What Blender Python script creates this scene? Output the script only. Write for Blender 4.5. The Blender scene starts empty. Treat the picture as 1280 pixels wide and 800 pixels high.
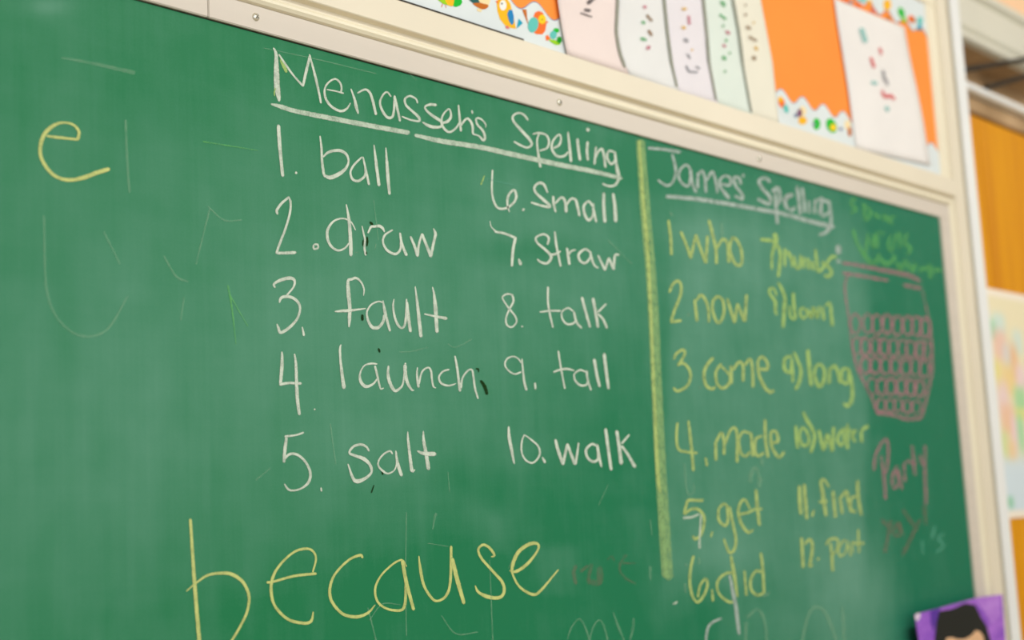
import bpy, bmesh, math, random
import numpy as np
from mathutils import Matrix, Vector
random.seed(7)
SC = bpy.context.scene
COL = SC.collection

# ---------------------------------------------------------------- camera
FPX = 1778.0
YAW, PITCH, ROLL = math.radians(48.183), math.radians(7.997), math.radians(-2.952)
EYE = Vector((0.0, -1.56252, 1.25))
fw = Vector((math.sin(YAW)*math.cos(PITCH), math.cos(YAW)*math.cos(PITCH), math.sin(PITCH)))
rt = Vector((math.cos(YAW), -math.sin(YAW), 0.0)); up = rt.cross(fw)
cr = math.cos(ROLL)*rt + math.sin(ROLL)*up
cu = -math.sin(ROLL)*rt + math.cos(ROLL)*up
cam = bpy.data.cameras.new('camera'); camo = bpy.data.objects.new('camera', cam); COL.objects.link(camo)
camo.matrix_world = Matrix(((cr.x, cu.x, -fw.x, EYE.x), (cr.y, cu.y, -fw.y, EYE.y), (cr.z, cu.z, -fw.z, EYE.z), (0, 0, 0, 1)))
cam.sensor_width = 36.0; cam.lens = FPX/1280*36.0
cam.clip_start = 0.05
cam.dof.use_dof = True; cam.dof.focus_distance = 2.10; cam.dof.aperture_fstop = 2.3; cam.dof.aperture_blades = 0
SC.camera = camo

# ---------------------------------------------------------------- world, lights, exposure
w = bpy.data.worlds.new('world'); SC.world = w; w.use_nodes = True
bg = w.node_tree.nodes['Background']; bg.inputs[0].default_value = (0.96, 0.985, 1.0, 1); bg.inputs[1].default_value = 0.62
def area(name, loc, target, sx, sy, energy, color):
    l = bpy.data.lights.new(name, 'AREA'); l.shape = 'RECTANGLE'; l.size = sx; l.size_y = sy; l.energy = energy; l.color = color
    o = bpy.data.objects.new(name, l); COL.objects.link(o); o.location = loc
    o.rotation_euler = (Vector(target)-Vector(loc)).to_track_quat('-Z', 'Y').to_euler(); return o
area('window_light', (-0.4, -4.2, 2.1), (1.8, 0, 1.5), 3.0, 1.8, 74, (0.97, 0.99, 1.0))
area('ceiling_lamp_light', (2.2, -2.2, 3.22), (2.2, -1.2, 0), 2.4, 0.6, 50, (1.0, 0.985, 0.96))
area('far_fill_light', (5.0, -1.9, 3.22), (4.4, 0.1, 1.4), 1.6, 0.6, 34, (1.0, 0.99, 0.97))  # added fill light that lifts the dim far end, no lamp seen there
SC.view_settings.view_transform = 'Standard'; SC.view_settings.look = 'None'
SC.view_settings.exposure = -0.14; SC.view_settings.gamma = 1.0; SC.view_settings.use_curve_mapping = False

# ---------------------------------------------------------------- helpers
def lin(c):
    return tuple((v/255/12.92 if v/255 <= 0.04045 else ((v/255+0.055)/1.055)**2.4) for v in c)
MATS = {}
def mat(name, rgb, rough=0.6, var=0.0, scale=(8, 8, 8), metal=0.0, spec=0.3, bump=0.0, rgb2=None):
    if name in MATS: return MATS[name]
    m = bpy.data.materials.new(name); m.use_nodes = True; nt = m.node_tree; N = nt.nodes; L = nt.links
    b = N['Principled BSDF']; b.inputs['Roughness'].default_value = rough; b.inputs['Metallic'].default_value = metal
    b.inputs['Specular IOR Level'].default_value = spec
    c = lin(rgb)+(1,)
    tc = N.new('ShaderNodeTexCoord'); mp = N.new('ShaderNodeMapping'); mp.inputs['Scale'].default_value = scale
    L.new(tc.outputs['Object'], mp.inputs['Vector'])
    nz = N.new('ShaderNodeTexNoise'); nz.inputs['Scale'].default_value = 1.0; nz.inputs['Detail'].default_value = 4
    L.new(mp.outputs[0], nz.inputs['Vector'])
    mx = N.new('ShaderNodeMix'); mx.data_type = 'RGBA'
    c2 = lin(rgb2)+(1,) if rgb2 else tuple(max(0, v*(1-max(var, 0.03)*2)) for v in c[:3])+(1,)
    mx.inputs[6].default_value = c2; mx.inputs[7].default_value = c
    rp = N.new('ShaderNodeMapRange'); rp.inputs[1].default_value = 0.3; rp.inputs[2].default_value = 0.7
    L.new(nz.outputs[0], rp.inputs[0]); L.new(rp.outputs[0], mx.inputs[0]); L.new(mx.outputs[2], b.inputs['Base Color'])
    if bump:
        bp = N.new('ShaderNodeBump'); bp.inputs['Strength'].default_value = bump; bp.inputs['Distance'].default_value = 0.002
        L.new(nz.outputs[0], bp.inputs['Height']); L.new(bp.outputs[0], b.inputs['Normal'])
    MATS[name] = m; return m
def chalk_mat(name, rgb, op=0.85, grain=0.25, rgb2=None):
    """chalk is porous: grains of diffuse powder with the board showing between them"""
    if name in MATS: return MATS[name]
    m = bpy.data.materials.new(name); m.use_nodes = True; nt = m.node_tree; N = nt.nodes; L = nt.links
    for n in list(N): N.remove(n)
    out = N.new('ShaderNodeOutputMaterial'); df = N.new('ShaderNodeBsdfDiffuse'); tr = N.new('ShaderNodeBsdfTransparent'); mx = N.new('ShaderNodeMixShader')
    df.inputs[0].default_value = lin(rgb)+(1,)
    tc = N.new('ShaderNodeTexCoord'); nz = N.new('ShaderNodeTexNoise'); nz.inputs['Scale'].default_value = 700; nz.inputs['Detail'].default_value = 3
    L.new(tc.outputs['Object'], nz.inputs['Vector'])
    n2 = N.new('ShaderNodeTexNoise'); n2.inputs['Scale'].default_value = 60; n2.inputs['Detail'].default_value = 2
    L.new(tc.outputs['Object'], n2.inputs['Vector'])
    ad = N.new('ShaderNodeMath'); ad.operation = 'ADD'; L.new(nz.outputs[0], ad.inputs[0]); L.new(n2.outputs[0], ad.inputs[1])
    r = N.new('ShaderNodeMapRange'); r.inputs[1].default_value = 0.75; r.inputs[2].default_value = 1.1
    r.inputs[3].default_value = op-grain; r.inputs[4].default_value = min(1, op+grain*0.6); L.new(ad.outputs[0], r.inputs[0])
    at_ = N.new('ShaderNodeAttribute'); at_.attribute_name = 'dens'
    mu = N.new('ShaderNodeMath'); mu.operation = 'MULTIPLY'; L.new(r.outputs[0], mu.inputs[0]); L.new(at_.outputs['Fac'], mu.inputs[1])
    L.new(mu.outputs[0], mx.inputs[0]); L.new(tr.outputs[0], mx.inputs[1]); L.new(df.outputs[0], mx.inputs[2]); L.new(mx.outputs[0], out.inputs[0])
    MATS[name] = m; return m

def ray(x, y): return fw*FPX + cr*(x-640) - cu*(y-400)
def on(x, y, Y=0.0):
    """the point of the vertical plane at depth Y that the photograph shows at x, y"""
    d = ray(x, y); return EYE + d*((Y-EYE.y)/d.y)

def link(name, verts, faces, m, parent=None, smooth=False, mids=None):
    me = bpy.data.meshes.new(name); me.from_pydata([tuple(v) for v in verts], [], faces); me.update()
    for k in (m if isinstance(m, (list, tuple)) else [m]): me.materials.append(k)
    if mids: me.polygons.foreach_set('material_index', mids)
    if smooth: me.polygons.foreach_set('use_smooth', [True]*len(me.polygons))
    o = bpy.data.objects.new(name, me); COL.objects.link(o)
    if parent: o.parent = parent
    return o
def empty(name, loc=(0, 0, 0), parent=None):
    o = bpy.data.objects.new(name, None); COL.objects.link(o); o.location = loc; o.empty_display_size = 0.05
    if parent: o.parent = parent
    return o
def tag(o, label, cat=None, group=None, kind=None):
    if label: o['label'] = label
    if cat: o['category'] = cat
    if group: o['group'] = group
    if kind: o['kind'] = kind
    return o
def box(name, a, b, m, parent=None, bevel=0.0, kind=None):
    bm = bmesh.new(); bmesh.ops.create_cube(bm, size=1)
    for v in bm.verts:
        v.co = Vector([(a[i]+b[i])/2 + v.co[i]*(b[i]-a[i]) for i in range(3)])
    if bevel: bmesh.ops.bevel(bm, geom=bm.edges[:], offset=bevel, segments=2, affect='EDGES')
    me = bpy.data.meshes.new(name); bm.to_mesh(me); bm.free(); me.materials.append(m)
    o = bpy.data.objects.new(name, me); COL.objects.link(o)
    if parent: o.parent = parent
    if kind: o['kind'] = kind
    return o
def extrude_x(name, prof, x0, x1, m, parent=None, mitre1=None, kind=None):
    """profile of (y, z) points run along X; mitre1(z) gives the right end for each z"""
    n = len(prof); V = [(x0, y, z) for y, z in prof] + [((mitre1(z) if mitre1 else x1), y, z) for y, z in prof]
    F = [(i, (i+1) % n, n+(i+1) % n, n+i) for i in range(n)] + [tuple(range(n))[::-1], tuple(range(n, 2*n))]
    o = link(name, V, F, m, parent)
    bm = bmesh.new(); bm.from_mesh(o.data); bmesh.ops.recalc_face_normals(bm, faces=bm.faces[:]); bm.to_mesh(o.data); bm.free()
    if kind: o['kind'] = kind
    return o
def extrude_z(name, prof, z0, z1, m, parent=None, mitre1=None, kind=None):
    n = len(prof); V = [(x, y, z0) for x, y in prof] + [(x, y, (mitre1(x) if mitre1 else z1)) for x, y in prof]
    F = [(i, (i+1) % n, n+(i+1) % n, n+i) for i in range(n)] + [tuple(range(n))[::-1], tuple(range(n, 2*n))]
    o = link(name, V, F, m, parent)
    bm = bmesh.new(); bm.from_mesh(o.data); bmesh.ops.recalc_face_normals(bm, faces=bm.faces[:]); bm.to_mesh(o.data); bm.free()
    if kind: o['kind'] = kind
    return o

# ---------------------------------------------------------------- materials
M_WALL = mat('wall_paint', (236, 228, 208), 0.8, 0.02, (2, 2, 2))
M_CREAM = mat('cream_gloss_paint', (231, 221, 198), 0.45, 0.02, (3, 3, 3), spec=0.35)
M_BEAD = mat('cream_bead_paint', (240, 231, 204), 0.45, 0.02, (3, 3, 3), spec=0.4)
M_ALU = mat('grey_aluminium_strip', (212, 202, 188), 0.45, 0.02, (1.5, 3, 30), metal=0.0, spec=0.4)
M_POST = mat('white_gloss_paint', (238, 240, 238), 0.4, 0.02, (4, 4, 4))
M_ORANGE = mat('orange_backing_paper', (255, 150, 62), 0.85, 0.03, (5, 5, 5))
M_PEACH = mat('peach_backing_paper', (255, 214, 172), 0.9, 0.02, (5, 5, 5))
M_DARK = mat('near_black', (38, 32, 22), 0.8)
M_WOOD = mat('varnished_yellow_wood', (228, 157, 0), 0.55, 0.0, (12, 12, 1.2), rgb2=(208, 132, 0), spec=0.2)
M_BROWN = mat('brown_wood', (196, 164, 124), 0.7, 0.0, (6, 6, 6), rgb2=(160, 130, 92))
M_ROD = mat('black_rod', (10, 9, 6), 0.5)
M_SCREW = mat('screw_metal', (226, 222, 206), 0.25, 0.03, metal=0.7)
M_SLOT = mat('screw_slot', (70, 64, 50), 0.6, metal=0.4)
M_FLOOR = mat('floor_lino', (176, 160, 132), 0.5, 0.06, (3, 3, 3))
M_CEIL = mat('ceiling_paint', (240, 238, 230), 0.9)

# ---------------------------------------------------------------- room shell
box('floor', (-2.4, -5.0, -0.06), (6.6, 0.9, 0.0), M_FLOOR, kind='structure')
box('ceiling', (-2.4, -5.0, 3.3), (6.6, 0.9, 3.36), M_CEIL, kind='structure')
box('wall_front', (-2.4, 0.03, 0.0), (3.6, 0.13, 3.3), M_WALL, kind='structure')
box('wall_right', (6.6, -5.0, 0.0), (6.7, 0.9, 3.3), M_WALL, kind='structure')
box('wall_alcove', (3.5, 0.8, 0.0), (6.6, 0.9, 3.3), M_WALL, kind='structure')
# mouldings round the two boards
XR = 3.457
bead = [(0.03, 1.998), (-0.004, 1.998), (-0.009, 2.000), (-0.0125, 2.0045), (-0.0125, 2.0085), (-0.009, 2.013), (-0.002, 2.015), (0.03, 2.015)]
extrude_x('trim_1', bead, -0.9, XR, M_BEAD, mitre1=lambda z: XR+(z-1.998)*1.1, kind='structure')
rail = [(0.03, 2.0155), (-0.003, 2.0155), (-0.003, 2.0225), (-0.0135, 2.0245), (-0.015, 2.026), (-0.015, 2.069), (-0.013, 2.071), (0.03, 2.071)]
extrude_x('trim_2', rail, -0.9, 3.4892, M_CREAM, mitre1=lambda z: min(3.4892, 3.476+(z-2.0155)*1.3), kind='structure')
beadv = [(XR, 0.03), (XR, -0.004), (XR+0.003, -0.009), (XR+0.007, -0.0125), (XR+0.012, -0.0125), (XR+0.016, -0.009), (XR+0.0185, -0.002), (XR+0.0185, 0.03)]
extrude_z('trim_3', beadv, 0.3, 1.998, M_BEAD, mitre1=lambda x: 1.998+(x-XR)/1.1, kind='structure')
stile = [(3.476, 0.03), (3.476, -0.003), (3.483, -0.003), (3.487, -0.0135), (3.489, -0.015), (3.541, -0.015), (3.541, 0.03)]
extrude_z('trim_4', stile, 0.3, 3.0, M_CREAM, mitre1=lambda x: 2.0155 + max(0, (x-3.476))/1.1 if x < 3.4885 else 2.071, kind='structure')
extrude_z('trim_5', [(3.4757, 0.03), (3.4757, -0.005), (3.483, -0.005), (3.487, -0.0135), (3.489, -0.015), (3.541, -0.015), (3.541, 0.03)], 2.0711, 3.0, M_CREAM, kind='structure')
extrude_z('trim_6', [(3.425, 0.03), (3.425, -0.006), (3.429, -0.011), (3.470, -0.011), (3.474, -0.006), (3.4755, -0.001), (3.4755, 0.03)], 2.0711, 2.536, M_BEAD, kind='structure')
extrude_x('trim_7', [(0.03, 2.536), (-0.006, 2.536), (-0.011, 2.540), (-0.011, 2.562), (0.004, 2.566), (0.004, 2.573), (-0.013, 2.582), (-0.015, 2.585), (-0.015, 2.66), (0.03, 2.66)], -0.9, 3.4755, M_BEAD, kind='structure')
box('trim_8', (3.542, -0.024, 0.0), (3.602, 0.03, 3.3), M_POST, bevel=0.003, kind='structure')

box('post_shade_strip', (3.5403, -0.0225, 0.0), (3.5419, 0.03, 3.3), mat('post_shade_grey', (196, 191, 176), .6, .02, (3, 3, 3)), kind='structure')  # thin added strip, its colour paints in the shade of the post's side

# ---------------------------------------------------------------- chalkboard
board = tag(empty('chalkboard', (1.4, 0, 0.78)), 'long green chalkboard covered in handwritten spelling lists, framed by a grey strip', 'chalkboard')
def child_of(o, par):                       # keep world coordinates of a mesh written in world space
    o.parent = par; o.matrix_parent_inverse = par.matrix_world.inverted() if par.parent is None else par.matrix_world.inverted()
bpy.context.view_layer.update()
def pw(par):
    M = Matrix.Identity(4); p = par
    while p is not None:
        M = Matrix.Translation(p.location) @ M; p = p.parent
    return M
def under(o, par):
    """parent a mesh whose vertices are world coordinates"""
    off = pw(par).translation
    o.data.transform(Matrix.Translation(-off)); o.parent = par; return o

# writing surface: dense sheet carrying chalk dust plus painted sheen per vertex
X0, X1, Z0, Z1 = -0.86, 3.403, 0.78, 1.963
NX, NZ = 880, 250
gx = np.linspace(X0, X1, NX); gz = np.linspace(Z0, Z1, NZ)
GX, GZ = np.meshgrid(gx, gz)
dx, dz = GX-EYE.x, GZ-EYE.z; dy = 0-EYE.y
A = lambda v: v.x*dx+v.y*dy+v.z*dz
dpt = A(fw); PX = 640+FPX*A(cr)/np.maximum(dpt, .05); PY = 400-FPX*A(cu)/np.maximum(dpt, .05)
# dust amounts, with the left side's milky sheen painted in, are laid out once over the writing, so they follow the list columns on the board itself
def blob(cx, cy, rx, ry, a, p=2): return a*np.exp(-(np.abs((PX-cx)/rx)**p+np.abs((PY-cy)/ry)**p))
def bx(x0, x1, y0, y1, a, s=8, sy=None, lean=0.09):
    sy = sy or s; g = lambda t: 1/(1+np.exp(-np.clip(t, -40, 40))); sh = (PY-400)*lean
    return a*g((PX-sh-x0)/s)*g((x1-PX+sh)/s)*g((PY-y0)/sy)*g((y1-PY)/sy)
dust_sheen = np.full(GX.shape, 0.11)
for args in [(130, 470, 240, 260, .20), (420, 430, 160, 170, .22), (60, 640, 160, 160, .10), (600, 380, 140, 110, .14), (720, 330, 90, 110, .10),
             (400, 60, 330, 90, -.12), (620, 780, 240, 90, -.26), (380, 790, 120, 60, -.12), (700, 610, 100, 70, -.10), (850, 200, 120, 35, -.20), (1120, 260, 70, 60, -.2),
             (480, 560, 90, 50, .12), (655, 560, 50, 40, .12), (760, 480, 60, 60, -.04), (905, 690, 60, 30, .18), (60, 8, 26, 10, .3),
             (640, 250, 60, 50, .05), (1060, 700, 40, 60, .22), (1000, 780, 90, 40, .14), (880, 285, 60, 22, .16), (870, 250, 25, 20, .08), (930, 340, 90, 40, .05),
             (670, 315, 70, 18, -.20), (1140, 400, 60, 80, -.10), (1180, 560, 30, 200, -.08), (990, 380, 14, 30, -.2), (645, 250, 20, 80, .07), (230, 345, 30, 25, -.06)]:
    dust_sheen += blob(*args)
dust_sheen += bx(836, 1086, 275, 735, .27, 3, 12, -.02) + bx(820, 835, 240, 700, -.06, 4) + bx(1092, 1230, 270, 900, -.16, 8) + bx(588, 606, 643, 692, .16, 3) + bx(642, 694, 683, 748, .18, 3) + bx(880, 1060, 740, 900, .10, 10)
dust_sheen += bx(1000, 1110, 700, 900, .16, 12)
rng = np.random.RandomState(3)
for k in range(95):                         # upright wipe streaks left by the duster
    cx = rng.uniform(-60, 1230); cy = rng.uniform(100, 800); dust_sheen += blob(cx, cy, rng.uniform(3, 16), rng.uniform(40, 160), rng.uniform(-.05, .07))
for k in range(60):
    cx = rng.uniform(560, 1200); cy = rng.uniform(250, 800); dust_sheen += blob(cx, cy, rng.uniform(6, 30), rng.uniform(8, 40), rng.uniform(-.09, .09))
dust_sheen = np.clip(dust_sheen, 0, 1)
V = np.stack([GX, np.zeros_like(GX), GZ], -1).reshape(-1, 3)
idx = np.arange(NX*NZ).reshape(NZ, NX)
F = np.stack([idx[:-1, :-1], idx[:-1, 1:], idx[1:, 1:], idx[1:, :-1]], -1).reshape(-1, 4)
me = bpy.data.meshes.new('writing_surface'); me.vertices.add(len(V)); me.vertices.foreach_set('co', V.astype(np.float32).ravel())
me.loops.add(F.size); me.loops.foreach_set('vertex_index', F.ravel().astype(np.int32)); me.polygons.add(len(F))
me.polygons.foreach_set('loop_start', (np.arange(len(F))*4).astype(np.int32)); me.update(calc_edges=True)
at_ = me.attributes.new('dust_sheen', 'FLOAT', 'POINT'); at_.data.foreach_set('value', dust_sheen.ravel().astype(np.float32))
def board_mat():
    m = bpy.data.materials.new('green_chalkboard'); m.use_nodes = True; nt = m.node_tree; N = nt.nodes; L = nt.links
    b = N['Principled BSDF']; b.inputs['Roughness'].default_value = 0.55; b.inputs['Specular IOR Level'].default_value = 0.25
    a = N.new('ShaderNodeAttribute'); a.attribute_name = 'dust_sheen'
    tc = N.new('ShaderNodeTexCoord')
    def noise(scale, detail, s):
        mp = N.new('ShaderNodeMapping'); mp.inputs['Scale'].default_value = scale; L.new(tc.outputs['Object'], mp.inputs['Vector'])
        n = N.new('ShaderNodeTexNoise'); n.inputs['Scale'].default_value = 1; n.inputs['Detail'].default_value = detail; L.new(mp.outputs[0], n.inputs['Vector'])
        r = N.new('ShaderNodeMapRange'); r.inputs[1].default_value = .25; r.inputs[2].default_value = .75; r.inputs[3].default_value = -s; r.inputs[4].default_value = s
        L.new(n.outputs[0], r.inputs[0]); return r.outputs[0]
    s = a.outputs['Fac']
    for sc, d, am in (((9, 9, 4), 5, .08), ((60, 60, 5), 4, .02), ((420, 420, 420), 2, .035), ((4, 4, 22), 4, .03), ((22, 22, 18), 6, .05), ((170, 170, 4), 3, .025), ((6, 6, 130), 3, .012)):
        ad = N.new('ShaderNodeMath'); ad.operation = 'ADD'; L.new(s, ad.inputs[0]); L.new(noise(sc, d, am), ad.inputs[1]); s = ad.outputs[0]
    # the slate itself drifts a little towards blue-green at the far right
    sp = N.new('ShaderNodeSeparateXYZ'); L.new(tc.outputs['Object'], sp.inputs[0])
    hr = N.new('ShaderNodeMapRange'); hr.inputs[1].default_value = -0.2; hr.inputs[2].default_value = 1.6; L.new(sp.outputs[0], hr.inputs[0])
    hb = N.new('ShaderNodeMix'); hb.data_type = 'RGBA'; hb.inputs[6].default_value = lin((24, 118, 73))+(1,); hb.inputs[7].default_value = lin((2, 112, 80))+(1,)
    L.new(hr.outputs[0], hb.inputs[0])
    mx = N.new('ShaderNodeMix'); mx.data_type = 'RGBA'; L.new(s, mx.inputs[0]); L.new(hb.outputs[2], mx.inputs[6]); mx.inputs[7].default_value = lin((112, 162, 142))+(1,)
    L.new(mx.outputs[2], b.inputs['Base Color'])
    return m
me.materials.append(board_mat())
surf = bpy.data.objects.new('writing_surface', me); COL.objects.link(surf); under(surf, board)
under(box('backing_panel', (X0, 0.002, Z0), (X1, 0.028, Z1), mat('brown_hardboard', (120, 96, 66), 0.9)), board)
# grey strip frame: two lengths on top, one at the side, thin dark line under the top lengths
for a, b in ((-0.86, 1.1425), (1.1435, 3.4565)):
    under(box('frame_strip', (a, -0.0055, 1.9605), (b, 0.028, 1.9975), M_ALU, bevel=0.0012), board)
under(box('frame_strip', (3.4025, -0.0055, 0.78), (3.4565, 0.028, 1.9603), M_ALU, bevel=0.0012), board)
under(box('frame_strip', (-0.90, -0.0055, 0.78), (-0.8605, 0.028, 1.9603), M_ALU, bevel=0.0012), board)
under(box('dark_line', (-0.86, -0.0005, 1.9588), (1.95, 0.001, 1.9606), M_DARK), board)
tray = under(box('chalk_tray', (-0.90, -0.085, 0.745), (3.4565, 0.028, 0.779), M_ALU, bevel=0.003), board)
def screw_mesh():
    bm = bmesh.new(); R = 0.0062
    for k, (r, h) in enumerate(((1.0, 0), (0.97, .0012), (0.8, .0026), (0.45, .0036), (0.12, .0039))):
        for j in range(18):
            a = 2*math.pi*j/18; bm.verts.new((R*r*math.cos(a), -h, R*r*math.sin(a)))
    bm.verts.ensure_lookup_table()
    for k in range(4):
        for j in range(18): bm.faces.new([bm.verts[k*18+j], bm.verts[k*18+(j+1) % 18], bm.verts[(k+1)*18+(j+1) % 18], bm.verts[(k+1)*18+j]])
    bm.faces.new([bm.verts[72+j] for j in range(18)])
    bmesh.ops.recalc_face_normals(bm, faces=bm.faces[:])
    for fc in bm.faces: fc.smooth = True
    m = bpy.data.meshes.new('screw'); bm.to_mesh(m); bm.free(); m.materials.append(M_SCREW); return m
SM = screw_mesh()
slot_me = None
for x in (1.089, 1.225, 1.896, 2.55):
    s = bpy.data.objects.new('screw', SM); COL.objects.link(s); s.parent = board; s.location = (x-1.4, -0.0055, 1.980-0.78)
    for rot in (0.6, 0.6+math.pi/2):
        if slot_me is None:
            q = box('screw_slot', (-0.0032, -0.0042, -0.0005), (0.0032, -0.0034, 0.0005), M_SLOT); slot_me = q.data
        else:
            q = bpy.data.objects.new('screw_slot', slot_me); COL.objects.link(q)
        q.parent = s; q.rotation_euler = (0, rot, 0)

# ---------------------------------------------------------------- chalk strokes
def parse(s):
    """'x,y[,w] x,y ...|x,y ...' -> strokes; '@ox,oy,k' at the start of a stroke changes the reading frame"""
    return [t.strip() for t in s.split('|')]
def catmull(P, step=1.1):
    if len(P) == 1: P = [P[0], (P[0][0]+0.6, P[0][1]+0.6, P[0][2])]
    P = [np.array(p, float) for p in P]; out = []
    for i in range(len(P)-1):
        p1, p2 = P[i], P[i+1]; p0 = P[i-1] if i else p1+(p1-p2)*.5; p3 = P[i+2] if i+2 < len(P) else p2+(p2-p1)*.5
        n = max(2, int(np.hypot(*(p2-p1)[:2])/step))
        for k in range(n):
            t = k/n; q = 0.5*((2*p1)+(-p0+p2)*t+(2*p0-5*p1+4*p2-p3)*t*t+(-p0+3*p1-3*p2+p3)*t**3); q[2] = p1[2]*(1-t)+p2[2]*t; out.append(q)
    out.append(P[-1]); return out
STROKE = [0]
def ribbon(P, Vs, Fs, Ds, Y, wk, rough=0.10):
    pts = catmull(P); n = len(pts)
    STROKE[0] += 1; Y = Y - (STROKE[0] % 9)*0.00002
    k0 = len(Vs); ends = []
    for i, q in enumerate(pts):
        a = pts[max(0, i-1)]; b = pts[min(n-1, i+1)]; d = (b-a)[:2]; l = np.hypot(*d) or 1; nx, ny = -d[1]/l, d[0]/l
        w = q[2]*wk*0.5
        if i == 0 or i == n-1: w *= 0.72
        j1, j2 = 1+random.uniform(-rough, rough), 1+random.uniform(-rough, rough)
        for f, de in ((-1.2*j1, 0.0), (-0.84*j1, 1.0), (0.84*j2, 1.0), (1.2*j2, 0.0)):
            Vs.append(on(q[0]+nx*w*f, q[1]+ny*w*f, Y)); Ds.append(de)
    for i in range(n-1):
        for c in range(3):
            a = k0+i*4+c; Fs.append((a, a+1, a+5, a+4))
    # rounded caps
    for i, sgn in ((0, -1), (n-1, 1)):
        q = pts[i]; o = pts[1] if i == 0 else pts[n-2]; d = (q-o)[:2]; l = np.hypot(*d) or 1; d = d/l*q[2]*wk*0.36; k = len(Vs); base = k0+i*4
        nx, ny = -d[1], d[0]
        for f in (-0.6, 0.6): Vs.append(on(q[0]+d[0]+nx*f, q[1]+d[1]+ny*f, Y)); Ds.append(0.25)
        if sgn < 0: Fs.append((base+2, base+1, k+1, k)); Fs.append((base+1, base, k+1)); Fs.append((base+3, base+2, k))
        else: Fs.append((base+1, base+2, k+1, k)); Fs.append((base, base+1, k)); Fs.append((base+2, base+3, k+1))
def strokes_mesh(name, data, m, frame, Y=-0.0006, wk=1.0, rough=0.10):
    Vs, Fs, Ds = [], [], []
    ox, oy, s = frame
    for st in parse(data):
        if not st: continue
        if st[0] == '@':
            h, st = st.split(' ', 1); ox, oy, s = [float(v) for v in h[1:].split(',')]
        P = []; w = 24
        for t in st.split():
            v = [float(q) for q in t.split(',')]
            if len(v) > 2: w = v[2]
            P.append((ox+v[0]/s, oy+v[1]/s, w/s))
        ribbon(P, Vs, Fs, Ds, Y, wk, rough)
    o = link(name, Vs, Fs, m); a = o.data.attributes.new('dens', 'FLOAT', 'POINT'); a.data.foreach_set('value', Ds); return o
C_WHITE = chalk_mat('white_chalk', (206, 216, 199), 0.83, 0.26)
C_WHITE2 = chalk_mat('thin_white_chalk', (206, 220, 200), 0.66, 0.25)
C_GREY = chalk_mat('greyish_white_chalk', (196, 208, 200), 0.55, 0.25)
C_YEL = chalk_mat('yellow_chalk', (204, 210, 132), 0.82, 0.2)
C_YEL2 = chalk_mat('thin_yellow_chalk', (180, 200, 124), 0.72, 0.28)
C_YG = chalk_mat('yellow_green_chalk', (172, 204, 122), 0.68, 0.25)
C_DIV = chalk_mat('divider_chalk', (156, 194, 130), 0.52, 0.2)
C_GRN = chalk_mat('faint_green_chalk', (112, 190, 112), 0.46, 0.25)
C_PINK = chalk_mat('pink_chalk', (188, 136, 146), 0.44, 0.25)
C_PINK2 = chalk_mat('faint_pink_chalk', (176, 112, 112), 0.20, 0.14)
C_BLUE = chalk_mat('faint_blue_chalk', (110, 190, 160), 0.42, 0.2)
C_GHOST = chalk_mat('ghost_chalk', (150, 196, 160), 0.24, 0.14)
C_DK = chalk_mat('bare_patch', (34, 58, 26), 0.9, 0.2)
FR = {'A': (320, 40, 8), 'B': (460, 80, 8), 'C': (620, 120, 8), 'D': (320, 140, 8), 'E': (460, 170, 8), 'F': (600, 200, 6.4), 'G': (600, 260, 6.4), 'H': (320, 230, 8),
      'I': (400, 240, 8), 'J': (320, 330, 8), 'K': (410, 335, 8), 'L': (610, 340, 8), 'M': (320, 425, 8), 'N': (460, 415, 8), 'O': (610, 420, 8), 'P': (320, 520, 8),
      'Q': (420, 520, 8), 'R': (610, 520, 6.4), 'S': (220, 640, 5), 'T': (460, 640, 5), 'U': (30, 130, 8), 'V': (780, 160, 8), 'W': (920, 190, 8), 'X': (940, 280, 10.667),
      'Y': (820, 260, 8), 'Z': (820, 340, 8), 'a': (940, 345, 10.667), 'b': (820, 420, 8), 'c': (960, 435, 10.667), 'd': (835, 510, 8), 'e': (975, 510, 10.667),
      'f': (835, 600, 8), 'g': (980, 590, 10.667), 'h': (980, 650, 10.667), 'i': (840, 680, 8), 'j': (700, 640, 3.2), 'k': (1040, 230, 6.4), 'l': (1040, 320, 8),
      'm': (1040, 430, 8), 'n': (1070, 530, 4), 'p': (0, 0, 1), 'q': (690, 680, 6.669)}
def word(m, items, wk=1.0, label=None):
    items = [(k, fr, q) for k, fr, s in items for q in (s.split('|') if k in ('chalk_smudge', 'chalk_scallop') else [s])]
    if len(items) > 1 and all(k == 'chalk_smudge' for k, _, _ in items):
        for it in items: word(m, [it], wk, label)
        return
    """one chalked word: a part of the board whose letters are its sub-parts; items = (kind, frame letter, strokes)"""
    if len(items) == 1:
        k, fr, s = items[0]; o = under(strokes_mesh(k, s, m, FR[fr], wk=wk), board)
        if label: o['label'] = label
        return o
    made = [strokes_mesh(k, s, m, FR[fr], wk=wk) for k, fr, s in items]
    c = made[0].data.vertices[0].co.copy()
    e = empty('chalk_word', c-board.location, board)
    for o in made: under(o, e)
    if label: e['label'] = label
    return e
Lt, Dg = 'chalk_letter', 'chalk_digit'
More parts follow.
